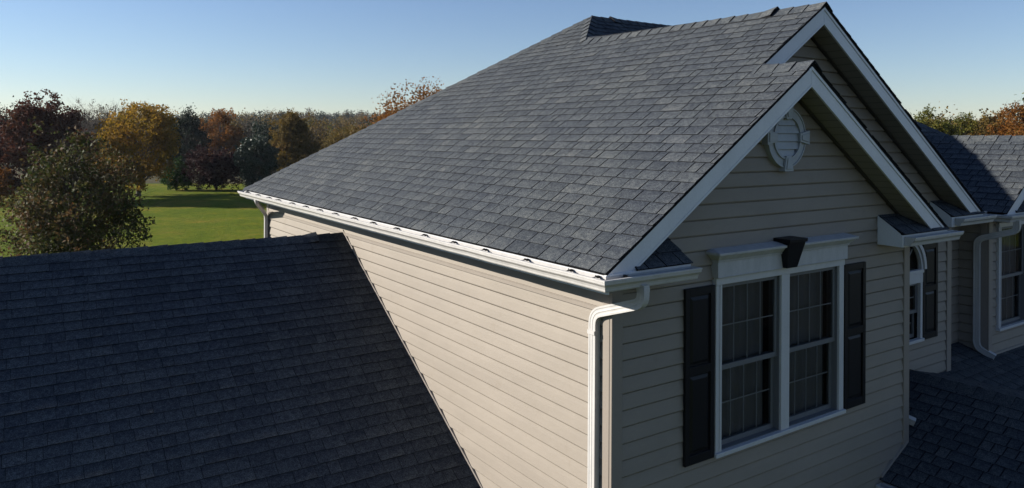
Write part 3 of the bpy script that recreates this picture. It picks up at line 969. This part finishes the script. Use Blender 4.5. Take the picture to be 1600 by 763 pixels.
def shutter(x0, x1, z0, z1, yw, label=None):
    mb = MB(); y1 = yw - 0.014; y0 = yw - 0.04
    st = 0.05; zm = z0 + (z1 - z0) * 0.53
    mb.box(x0, x0 + st, y0, y1, z0, z1); mb.box(x1 - st, x1, y0, y1, z0, z1)
    for a, b in ((z0, z0 + 0.075), (zm - 0.035, zm + 0.035), (z1 - 0.06, z1)):
        mb.box(x0 + st, x1 - st, y0 + 0.0006, y1, a, b)
    for a, b in ((z0 + 0.075, zm - 0.035), (zm + 0.035, z1 - 0.06)):
        mb.box(x0 + st, x1 - st, y0 + 0.016, y1, a, b)
        xa_, xb_ = x0 + st + 0.014, x1 - st - 0.014
        mb.hexa([(xa_, y0 + 0.016, a + 0.014), (xb_, y0 + 0.016, a + 0.014), (xb_, y0 + 0.016, b - 0.014), (xa_, y0 + 0.016, b - 0.014)],
                [(xa_ + 0.025, y0 + 0.004, a + 0.04), (xb_ - 0.025, y0 + 0.004, a + 0.04), (xb_ - 0.025, y0 + 0.004, b - 0.04), (xa_ + 0.025, y0 + 0.004, b - 0.04)])
    return mb.build('shutter', M['black'], house, label=label, bevel=0.002)

w1 = double_window(*WA, YA, 'double sash window with white frame under the near gable', 3)
header(1.405, 3.275, -0.218, 0.012, YA, w1)
shutter(1.062, 1.412, -1.71, -0.275, YA, 'black panelled shutter left of the near window')
shutter(3.290, 3.655, -1.70, -0.285, YA, 'black panelled shutter right of the near window')
w3 = double_window(*WF, YWB, 'double sash window at the right edge under the far gable', 13)
header(7.90, 9.78, -0.218, 0.012, YWB, w3, key=True)
shutter(9.80, 10.15, -1.71, -0.275, YWB)

# arched window of the taller gable
w2 = thing_part('window', 'narrow arched window half hidden behind the near gable corner')
mb = MB(); x0, x1, z0 = WB[0], WB[1], WB[2]; yf = YWB - 0.042
zs = -0.66; cx = (x0 + x1) / 2; RO = 0.44; RI = 0.355
mb.box(x0, x0 + 0.05, yf, YWB, z0 + 0.035, -0.82); mb.box(x1 - 0.05, x1, yf, YWB, z0 + 0.035, -0.82)
mb.box(x0 - 0.01, x1 + 0.01, yf - 0.02, YWB, z0, z0 + 0.035)
mb.box(x0 - 0.0, x1 + 0.0, yf - 0.004, YWB, -0.82, -0.70)
mb.box(x0 - 0.01, x1 + 0.01, yf - 0.012, YWB, -0.70, zs)
segs = 20
for k in range(segs):
    a0, a1 = math.pi * k / segs, math.pi * (k + 1) / segs
    for (ra, rb, yy) in ((RI, RI + 0.035, yf), (RI + 0.035, RO, yf - 0.022)):
        q = [(cx + ra * math.cos(a0), zs + ra * math.sin(a0)), (cx + rb * math.cos(a0), zs + rb * math.sin(a0)),
             (cx + rb * math.cos(a1), zs + rb * math.sin(a1)), (cx + ra * math.cos(a1), zs + ra * math.sin(a1))]
        mb.prism(q, 'y', yy, YWB)
fr2 = mb.build('frame', M['white'], w2, bevel=0.002)
mb = MB()
for a in (math.pi * 0.25, math.pi * 0.5, math.pi * 0.75):
    c_, s_ = math.cos(a), math.sin(a)
    mb.tube([(cx + 0.02 * c_, YWB + 0.02, zs + 0.02 * s_), (cx + RI * c_, YWB + 0.02, zs + RI * s_)], [0.008, 0.008], 6)
mb.build('muntin', M['white'], w2)
mb = MB()
arc = [(cx + RI * math.cos(math.pi * k / 20), YWB + 0.012, zs + RI * math.sin(math.pi * k / 20)) for k in range(21)]
mb.quad(arc); mb.build('pane', M['glass'], w2)
zm = (z0 - 0.82) / 2
sash(w2, x0 + 0.055, x1 - 0.055, zm - 0.015, -0.82, YWB, 2, 2)
sash(w2, x0 + 0.055, x1 - 0.055, z0 + 0.036, zm + 0.018, YWB + 0.034, 2, 2)
curtain(x0 + 0.02, x1 - 0.06, z0, -0.28, YWB + 0.2, 41, w2)
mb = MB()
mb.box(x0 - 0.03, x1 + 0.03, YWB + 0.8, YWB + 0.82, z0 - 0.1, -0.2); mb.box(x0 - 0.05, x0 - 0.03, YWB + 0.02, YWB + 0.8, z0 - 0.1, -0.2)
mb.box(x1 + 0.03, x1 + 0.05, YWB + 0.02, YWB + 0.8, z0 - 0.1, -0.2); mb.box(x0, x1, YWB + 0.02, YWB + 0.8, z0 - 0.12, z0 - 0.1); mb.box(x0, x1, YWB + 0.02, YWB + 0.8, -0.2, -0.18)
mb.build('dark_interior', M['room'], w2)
# filler siding around the arch top is the wall itself; close the corners beside the arch
mb = MB()
for sgn in (-1, 1):
    pts = [(cx + sgn * RI * math.cos(math.pi / 2 * k / 8), zs + RI * math.sin(math.pi / 2 * k / 8)) for k in range(9)]
    poly = pts + [(cx, iB[3]), (cx + sgn * (x1 - x0 - 0.06) / 2, iB[3]), (cx + sgn * (x1 - x0 - 0.06) / 2, zs)]
    mb.prism(poly if sgn > 0 else poly[::-1], 'y', YWB - 0.004, YWB + 0.01)
mb.build('arch_infill', M['siding'], w2)
shutter(5.90, 6.255, -1.54, -0.36, YWB, 'black shutter beside the arched window')

# round gable vent ------------------------------------------------------
VX, VZ, VR = 2.350, 0.955, 0.275
mb = MB(); yv = YA - 0.014
for k in range(40):
    a0, a1 = 2 * math.pi * k / 40, 2 * math.pi * (k + 1) / 40
    for (ra, rb, th) in ((0.185, 0.20, 0.05), (0.20, VR - 0.012, 0.036), (VR - 0.012, VR, 0.044)):
        q = [(VX + ra * math.cos(a0), VZ + ra * math.sin(a0)), (VX + rb * math.cos(a0), VZ + rb * math.sin(a0)),
             (VX + rb * math.cos(a1), VZ + rb * math.sin(a1)), (VX + ra * math.cos(a1), VZ + ra * math.sin(a1))]
        mb.prism(q, 'y', yv - th, yv + 0.013)
vent = mb.build('gable_vent', M['ventpaint'], house, label='round louvred vent high on the near gable')
for k in range(4):
    mb = MB(); a = math.pi / 2 * k; c_, s_ = math.cos(a), math.sin(a)
    def R_(u_, v_): return (VX + u_ * c_ - v_ * s_, VZ + u_ * s_ + v_ * c_)
    q = [R_(0.165, -0.038), R_(0.305, -0.066), R_(0.305, 0.066), R_(0.165, 0.038)]
    mb.prism(q, 'y', yv - 0.062, yv + 0.012)
    q = [R_(0.185, -0.022), R_(0.285, -0.042), R_(0.285, 0.042), R_(0.185, 0.022)]
    mb.prism(q, 'y', yv - 0.070, yv - 0.0621)
    mb.build('keystone', M['ventpaint'], vent, bevel=0.002)
mb = MB()
for k in range(5):
    zc = VZ - 0.144 + 0.072 * k
    hw = math.sqrt(max(0.0, 0.185 ** 2 - (zc - VZ) ** 2)) + 0.004
    if hw < 0.03: continue
    mb.hexa([(VX - hw, yv - 0.040, zc - 0.034), (VX + hw, yv - 0.040, zc - 0.034), (VX + hw, yv - 0.03, zc - 0.034), (VX - hw, yv - 0.03, zc - 0.034)],
            [(VX - hw, yv - 0.024, zc + 0.036), (VX + hw, yv - 0.024, zc + 0.036), (VX + hw, yv - 0.012, zc + 0.036), (VX - hw, yv - 0.012, zc + 0.036)])
mb.build('louvre', M['ventpaint'], vent)
mb = MB(); mb.prism([(VX + 0.19 * math.cos(2 * math.pi * k / 24), VZ + 0.19 * math.sin(2 * math.pi * k / 24)) for k in range(24)], 'y', yv + 0.0, yv + 0.01)
mb.build('backing', M['ventpaint'], vent)

# ------------------------------------------------------------------ ground
def px2w(px, D, z=None):
    p = CAM + FWD * D + RT0 * ((px - 800) / F_PX * D)
    return p.x, p.y
def hz(x, y):
    """terrain height: flat lawn, a shallow dip, then wooded hills"""
    d = (Vector((x, y, 0)) - CAM).dot(FWD)
    s = (Vector((x, y, 0)) - CAM).dot(RT0)
    r = math.hypot(d, s)
    t = min(1, max(0, (r - 260) / 420)); t = t * t * (3 - 2 * t)
    f = 0.75 + 0.35 * math.sin(s / 170 + 0.6) + 0.15 * math.sin(s / 61 + d / 140)
    q = min(1, max(0, (s / max(d, 1) + 0.15) / 0.35)) if d > 0 else 1
    hgt = (17.5 * f * (1 - 0.6 * q)) * t
    return GZ + hgt + (0.25 * math.sin(x / 23) * math.sin(y / 31) if r > 70 else 0)
M['lawn'] = ground_mat('lawn_grass', [(0.055, 0.088, 0.006), (0.100, 0.125, 0.008), (0.170, 0.135, 0.022)], 0.16, 3.0)
M['meadow'] = ground_mat('meadow', [(0.04, 0.05, 0.02), (0.08, 0.07, 0.04), (0.12, 0.10, 0.06)], 0.03, 2.0)
g = MB()
rs = [0, 8, 16, 26, 38, 52, 68, 86, 105, 130, 160, 200, 250, 300, 360, 430, 520, 640, 800, 1100, 1600, 2600, 4200]
NA = 72; vid = []
for r in rs:
    row = []
    for k in range(NA):
        a = 2 * math.pi * k / NA
        x, y = CAM.x + r * math.cos(a), CAM.y + r * math.sin(a)
        row.append(len(g.v)); g.v.append((x, y, hz(x, y)))
    vid.append(row)
for i in range(len(rs) - 1):
    for k in range(NA):
        j = (k + 1) % NA
        g.f.append((vid[i][k], vid[i + 1][k], vid[i + 1][j], vid[i][j])); g.t.append(None)
o = g.build('ground', M['meadow'], smooth=True); o['kind'] = 'structure'
g = MB()
NX, NY = 60, 40
for j in range(NY + 1):
    for i in range(NX + 1):
        x, y = px2w(-900 + 2800 * i / NX, 2)
        D = -30 + 126 * j / NY
        s = -90 + 170 * i / NX
        p = CAM + FWD * D + RT0 * s
        g.v.append((p.x, p.y, hz(p.x, p.y) + 0.03))
for j in range(NY):
    for i in range(NX):
        a = j * (NX + 1) + i
        g.f.append((a, a + 1, a + NX + 2, a + NX + 1)); g.t.append(None)
o = g.build('lawn', M['lawn'], smooth=True); o['kind'] = 'structure'

M['dark_ground'] = ground_mat('dark_ground_colour', [(0.035, 0.035, 0.036), (0.045, 0.045, 0.046), (0.055, 0.054, 0.053)], 0.3, 12.0)
mb = MB(); mb.quad([(4.5, -46, GZ + 0.06), (46, -46, GZ + 0.06), (46, -3.2, GZ + 0.06), (4.5, -3.2, GZ + 0.06)])  # added dark sheet out of view, so the windows reflect something dark
o = mb.build('added_dark_ground', M['dark_ground']); o['kind'] = 'structure'

# ------------------------------------------------------------------ trees
def leaf_mesh(name, P, size, mat, parent=None, seed=0, flat=0.0):
    """P: (n,3) leaf centres; size: scalar or (n,). One folded quad per leaf"""
    rg = np.random.default_rng(seed); n = len(P)
    a = rg.normal(size=(n, 3)); a /= np.linalg.norm(a, axis=1)[:, None]
    b = rg.normal(size=(n, 3)); b = np.cross(a, b); b /= np.linalg.norm(b, axis=1)[:, None]
    s = (np.asarray(size) * rg.uniform(0.6, 1.35, n))[:, None]
    asp = rg.uniform(0.5, 0.85, n)[:, None]
    c = np.cross(a, b)
    V = np.stack([P - a * s * 0.5, P + b * s * asp * 0.5 + c * s * 0.12, P + a * s * 0.5, P - b * s * asp * 0.5 + c * s * 0.12], 1).reshape(-1, 3)
    me = bpy.data.meshes.new(name)
    me.vertices.add(4 * n); me.loops.add(4 * n); me.polygons.add(n)
    me.vertices.foreach_set('co', V.astype(np.float32).ravel())
    me.loops.foreach_set('vertex_index', np.arange(4 * n, dtype=np.int32))
    me.polygons.foreach_set('loop_start', np.arange(0, 4 * n, 4, dtype=np.int32))
    me.polygons.foreach_set('loop_total', np.full(n, 4, dtype=np.int32))
    me.update(calc_edges=True)
    me.materials.append(mat)
    o = bpy.data.objects.new(name, me); C.objects.link(o)
    if parent is not None: o.parent = parent
    return o

def clumps(rg, n, W_, z0, z1, shape='round', hollow=0.45):
    out_ = []
    ph = rg.uniform(0, 6.28, 4)
    for i in range(n):
        for _ in range(60):
            d = rg.normal(size=3); d /= np.linalg.norm(d)
            r = rg.uniform(hollow, 1) ** 0.6
            az = math.atan2(d[1], d[0])
            un = 1 + 0.16 * math.sin(2 * az + ph[0]) + 0.10 * math.sin(3 * az + ph[1] + 2 * d[2]) + 0.08 * math.sin(5 * d[2] + ph[2])
            p = d * r * un * np.array([W_ / 2, W_ / 2, (z1 - z0) / 2])
            f = (p[2] + (z1 - z0) / 2) / (z1 - z0)
            if shape == 'cone': k = 1.25 * (1 - f) + 0.12; p[0] *= k; p[1] *= k
            elif shape == 'egg': k = 1.12 - 0.5 * max(0, f - 0.3); p[0] *= k; p[1] *= k
            elif shape == 'vase': k = 0.62 + 0.5 * f; p[0] *= k; p[1] *= k
            break
        out_.append(p + np.array([0, 0, (z0 + z1) / 2]))
    return np.array(out_)

def tree(name, label, cat, px, D, H, W_, palette, bark, leaf=0.2, nc=60, nl=160, cb=0.15, cr=0.16, shape='egg', seed=1,
         trunk_r=None, limbs=True, group=None, twigs=0, trans=0.35, hollow=0.45, zoff=0.0, spread=1.0):
    x, y = px2w(px, D); z = hz(x, y) - 0.1 + zoff
    root = bpy.data.objects.new(name, None); C.objects.link(root)
    root.location = (x, y, z); root['label'] = label; root['category'] = cat
    if group: root['group'] = group
    rg = np.random.default_rng(seed); rnd = random.Random(seed)
    cl = clumps(rg, nc, W_ * 0.9, H * cb, H * 0.97, shape, hollow)
    trunk_r = trunk_r or H * 0.018 + 0.03
    mb = MB()
    lean = Vector((rnd.uniform(-0.03, 0.03) * H, rnd.uniform(-0.03, 0.03) * H, 0))
    def axis(f): return Vector((lean.x * f + 0.02 * H * math.sin(3 * f + seed), lean.y * f, H * f))
    K = 8
    mb.tube([axis(0.86 * k / K) for k in range(K + 1)], [trunk_r * (1.25 if k == 0 else 1 - 0.88 * k / K) for k in range(K + 1)], 8)
    if limbs:
        for i, c in enumerate(cl):
            c = Vector(c)
            hb_ = max(H * 0.12, min(0.8 * H, c.z - rnd.uniform(0.10, 0.35) * H - 0.25 * math.hypot(c.x, c.y)))
            b = axis(hb_ / H)
            mid = b.lerp(c, 0.5) + Vector((rnd.uniform(-1, 1), rnd.uniform(-1, 1), rnd.uniform(-0.2, 0.8))) * 0.035 * H
            r0 = trunk_r * 0.35 * (1 - 0.6 * hb_ / H)
            mb.tube([b, b.lerp(mid, 0.55), mid, mid.lerp(c, 0.6), c], [r0, r0 * 0.75, r0 * 0.5, r0 * 0.32, r0 * 0.15], 5)
            for _ in range(twigs):
                e = c + Vector((rnd.gauss(0, 1), rnd.gauss(0, 1), abs(rnd.gauss(0.3, 0.8)))) * cr * W_ * 0.75
                s_ = mid.lerp(c, rnd.uniform(0.2, 0.9))
                kk = s_.lerp(e, 0.5) + Vector((rnd.gauss(0, 1), rnd.gauss(0, 1), rnd.gauss(0, 1))) * 0.03 * W_
                mb.tube([s_, kk, e], [r0 * 0.22, r0 * 0.14, r0 * 0.05], 3)
    t = mb.build('trunk', bark); t.parent = root
    # leaves gathered in sprays inside each clump
    P = []
    for c in cl:
        n = int(nl * rg.uniform(0.5, 1.5))
        sub = c + np.clip(rg.normal(size=(max(3, n // 14), 3)), -1.7, 1.7) * cr * W_ * 0.52 * np.array([1, 1, 0.8])
        pick = rg.integers(0, len(sub), n)
        P.append(sub[pick] + np.clip(rg.normal(size=(n, 3)), -1.5, 1.5) * cr * W_ * 0.17 * spread)
    P = np.concatenate(P)
    P = P[P[:, 2] > H * cb * 0.5]
    if nl > 0:
        leaf_mesh('crown', P, leaf, palette, root, seed)
    return root

BK = bark_mat('bark_grey', (0.12, 0.10, 0.085))
BKD = bark_mat('bark_dark', (0.055, 0.045, 0.038))
PAL = dict(
    front=leaf_mat('leaves_olive_brown', [(0.022, 0.032, 0.010), (0.038, 0.052, 0.014), (0.065, 0.062, 0.022), (0.095, 0.062, 0.028), (0.12, 0.058, 0.026)], 0.3, 0.5),
    red=leaf_mat('leaves_dark_red', [(0.030, 0.012, 0.010), (0.060, 0.022, 0.015), (0.085, 0.032, 0.018), (0.060, 0.040, 0.018)], 0.3, 0.4),
    gold=leaf_mat('leaves_gold', [(0.075, 0.070, 0.010), (0.17, 0.11, 0.014), (0.25, 0.145, 0.018), (0.25, 0.105, 0.018)], 0.5, 0.35),
    green=leaf_mat('leaves_green', [(0.012, 0.030, 0.006), (0.022, 0.055, 0.008), (0.045, 0.085, 0.014)], 0.25, 0.6),
    maroon=leaf_mat('leaves_maroon', [(0.014, 0.008, 0.009), (0.028, 0.011, 0.012), (0.050, 0.020, 0.018)], 0.25, 0.5),
    holly=leaf_mat('leaves_holly', [(0.010, 0.020, 0.010), (0.022, 0.040, 0.020), (0.05, 0.075, 0.05)], 0.1, 0.6),
    olive=leaf_mat('leaves_olive', [(0.050, 0.040, 0.012), (0.095, 0.070, 0.018), (0.15, 0.10, 0.024), (0.14, 0.07, 0.020)], 0.35, 0.4),
    orange=leaf_mat('leaves_orange', [(0.07, 0.035, 0.010), (0.15, 0.065, 0.014), (0.22, 0.085, 0.018), (0.13, 0.10, 0.025)], 0.4, 0.3),
    ygreen=leaf_mat('leaves_yellow_green', [(0.040, 0.050, 0.012), (0.075, 0.085, 0.016), (0.12, 0.115, 0.022), (0.16, 0.11, 0.02)], 0.4, 0.3),
    brownish=leaf_mat('leaves_grey_brown', [(0.045, 0.040, 0.032), (0.065, 0.052, 0.036), (0.08, 0.058, 0.035)], 0.3, 0.3),
    dark=leaf_mat('leaves_conifer', [(0.010, 0.016, 0.010), (0.016, 0.026, 0.014), (0.026, 0.036, 0.018)], 0.15, 0.4),
)
PAL['holly'].node_tree.nodes['Principled BSDF'].inputs['Roughness'].default_value = 0.45
PAL['holly'].node_tree.nodes['Principled BSDF'].inputs['Specular IOR Level'].default_value = 0.35

tree('leafy_tree', 'olive-brown thin-leaved tree standing just behind the low wing roof', 'tree', 112, 26, 6.55, 4.9, PAL['front'], BKD, leaf=0.115, nc=120, nl=165,
     cb=0.20, cr=0.15, shape='egg', seed=5, twigs=5, trunk_r=0.13, hollow=0.3)
tree('oak_tree', 'tall dark red-brown tree at the left edge of the lawn', 'tree', 62, 70, 10.1, 7.8, PAL['red'], BKD, leaf=0.23, nc=120, nl=260, cb=0.12, cr=0.13, seed=8, twigs=2)
tree('gold_tree', 'golden yellow tree behind the olive-brown tree', 'tree', 214, 76, 9.8, 8.9, PAL['gold'], BK, leaf=0.22, nc=110, nl=210, cb=0.15, cr=0.13, shape='round', seed=14, twigs=3)
tree('evergreen_tree', 'small dark green pointed tree at the edge of the lawn', 'tree', 277, 84, 4.1, 4.0, PAL['green'], BKD, leaf=0.16, nc=60, nl=140, cb=0.05, cr=0.15, shape='cone', seed=17)
tree('maroon_tree', 'low dark maroon tree between the pointed green tree and the holly', 'tree', 338, 84, 5.0, 6.2, PAL['maroon'], BKD, leaf=0.18, nc=90, nl=200, cb=0.12, cr=0.14, shape='round', seed=19, twigs=2)
tree('holly_tree', 'rounded glossy dark green tree beside the far roof corner', 'tree', 401, 80, 7.0, 4.3, PAL['holly'], BKD, leaf=0.17, nc=110, nl=240, cb=0.03, cr=0.15, shape='egg', seed=23)
tree('olive_tree', 'olive-brown autumn tree rising behind the dark rounded tree', 'tree', 455, 90, 8.9, 6.6, PAL['olive'], BKD, leaf=0.21, nc=110, nl=230, cb=0.08, cr=0.13, seed=29, twigs=2)
tree('russet_shrub', 'pale russet shrub at the left edge below the dark red tree', 'shrub', -8, 66, 3.6, 3.4, PAL['orange'], BKD, leaf=0.2, nc=30, nl=120, cb=0.05, seed=31)
tree('bare_tree', 'thin grey nearly bare tree behind the dark red tree', 'tree', 134, 120, 12.2, 8, PAL['brownish'], BK, leaf=0.18, nc=70, nl=38, cb=0.25, seed=33, twigs=8)
tree('bare_tree', 'taller grey nearly bare tree left of the golden tree', 'tree', 176, 124, 12.6, 8.5, PAL['brownish'], BK, leaf=0.18, nc=80, nl=42, cb=0.25, seed=37, twigs=8)
tree('orange_tree', 'orange-topped tree rising beyond the maroon tree', 'tree', 346, 130, 11.3, 7.6, PAL['orange'], BK, leaf=0.3, nc=80, nl=150, cb=0.25, seed=41, twigs=3)
tree('pine_tree', 'dark conifer right of the golden tree', 'tree', 292, 120, 10.2, 7.0, PAL['dark'], BKD, leaf=0.28, nc=80, nl=160, cb=0.1, seed=43, twigs=2)
tree('autumn_tree', 'orange-brown tree top showing above the long hip of the roof', 'tree', 672, 38, 8.75, 6.2, PAL['orange'], BK, leaf=0.11, nc=170, nl=300, cb=0.2, seed=47, twigs=0, shape='round', hollow=0.8)
# tree row on the right, beyond the house
RR = [(1408, 70, 8.2, 6.0, 'dark', 'dark tree showing beside the white rake board'),
      (1446, 66, 8.9, 5.0, 'ygreen', 'yellow-green tree nearest the white rake board in the right-hand row'),
      (1481, 72, 8.5, 5.0, 'olive', 'olive tree second from the rake board in the right-hand row'),
      (1506, 70, 8.3, 4.6, 'ygreen', 'yellow tree in the dip of the right-hand row'),
      (1528, 74, 8.5, 4.6, 'orange', 'rust-coloured tree in the middle of the right-hand row'),
      (1552, 68, 8.6, 5.2, 'olive', 'brown-olive tree right of the rust-coloured one'),
      (1577, 66, 8.9, 5.2, 'orange', 'tall orange tree second from the right edge'),
      (1603, 64, 9.4, 5.6, 'orange', 'tallest russet tree cut by the right edge'),
      (1640, 66, 9.0, 6.0, 'red', 'dark red tree past the right edge')]
for i, (px, D, H, W_, pal, lab) in enumerate(RR):
    tree('woodland_tree', lab, 'tree', px, D, H, W_, PAL[pal], BK, leaf=0.17, nc=95, nl=300, cb=0.05, cr=0.16, seed=60 + i, twigs=2, group='autumn tree row beyond the right-hand roof')

# woods: many crowns that read as one mass
def woods(name, rows, seed, leaf, lpt, pals, label):
    rg = np.random.default_rng(seed)
    buckets = {k: [] for k in pals}
    stems = MB()
    for (px, D, H, W_) in rows:
        x, y = px2w(px, D); z = hz(x, y)
        c = np.array([x, y, z])
        k = pals[rg.integers(0, len(pals))]
        nc = 26
        cl = clumps(rg, nc, W_ * 0.95, H * 0.18, H * 0.97, 'egg', 0.3)
        pick = rg.integers(0, nc, lpt)
        P = cl[pick] + rg.normal(size=(lpt, 3)) * W_ * 0.11
        buckets[k].append(P + c)
        lx, ly = rg.uniform(-0.6, 0.6, 2)
        stems.tube([(x, y, z), (x + lx, y + ly, z + H * 0.8)], [H * 0.014, H * 0.004], 4)
    first = None
    for k, b in buckets.items():
        if not b: continue
        o = leaf_mesh(name + '_foliage' if first else name, np.concatenate(b), leaf, PAL[k], None, seed)
        if first is None:
            first = o; o['kind'] = 'stuff'; o['label'] = label; o['category'] = 'woods'
        else:
            o.parent = first; o.name = 'foliage'
    s = stems.build('stems', BK); s.parent = first
    return first
rg = np.random.default_rng(7)
rows = []
for D0, n, h0 in ((112, 9, 7.7), (126, 10, 8.3), (142, 11, 8.9)):
    for i in range(n):
        rows.append((478 + (700 - 478) * (i + rg.uniform(-.2, .5)) / n, D0 + rg.uniform(-5, 5), h0 * rg.uniform(0.88, 1.12), 6.5 * rg.uniform(.8, 1.2)))
woods('autumn_woods', rows, 71, 0.26, 3400, ['ygreen', 'olive', 'orange', 'olive', 'ygreen', 'brownish'], 'band of yellow and green autumn woodland behind the far roof corner')
rows = []
for D0 in (150, 172, 196):
    for px in np.arange(-60, 470, 6.0 * 1173 / D0 * 0.78):
        rows.append((px + rg.uniform(-8, 8), D0 + rg.uniform(-8, 8), rg.uniform(8.0, 11.5), rg.uniform(6, 9)))
woods('brown_woods', rows, 73, 0.38, 2600, ['brownish', 'dark', 'brownish', 'olive'], 'dull grey-brown woodland behind the trees at the left')
rows = []
for D0 in (300, 350, 410, 480, 560, 660):
    for px in np.arange(-120, 760, 9.0 * 1173 / D0 * 0.95):
        rows.append((px + rg.uniform(-6, 6), D0 + rg.uniform(-18, 18), rg.uniform(8, 13), rg.uniform(9, 13)))
woods('hill_woods', rows, 79, 0.95, 700, ['dark', 'brownish', 'dark', 'olive'], 'distant wooded hill fading blue on the horizon')
rows = []
for D0 in (90, 110, 140, 300, 420):
    for px in np.arange(1380, 1900, 7.0 * 1173 / D0 * 0.85):
        rows.append((px + rg.uniform(-8, 8), D0 + rg.uniform(-8, 8), rg.uniform(8.5, 10.0) + D0 * 0.006, rg.uniform(6, 9)))
woods('far_woods', rows, 83, 0.33, 1700, ['dark', 'olive', 'orange', 'ygreen'], 'dense wood behind the right-hand tree row')

print('verts', sum(len(o.data.vertices) for o in bpy.data.objects if o.type == 'MESH'))

# ------------------------------------------------------------------ haze
HAZE = 0.00009
if HAZE:
    hm = bpy.data.materials.new('haze'); hm.use_nodes = True
    t = hm.node_tree; t.nodes.clear()
    ho = t.nodes.new('ShaderNodeOutputMaterial'); hv = t.nodes.new('ShaderNodeVolumePrincipled')
    hv.inputs['Color'].default_value = (0.80, 0.88, 1.0, 1)
    hv.inputs['Density'].default_value = HAZE
    hv.inputs['Anisotropy'].default_value = 0.2
    t.links.new(hv.outputs[0], ho.inputs['Volume'])
    mb = MB(); mb.box(-900, 1500, -300, 1700, GZ - 2, 30)
    o = mb.build('haze', hm); o['kind'] = 'stuff'
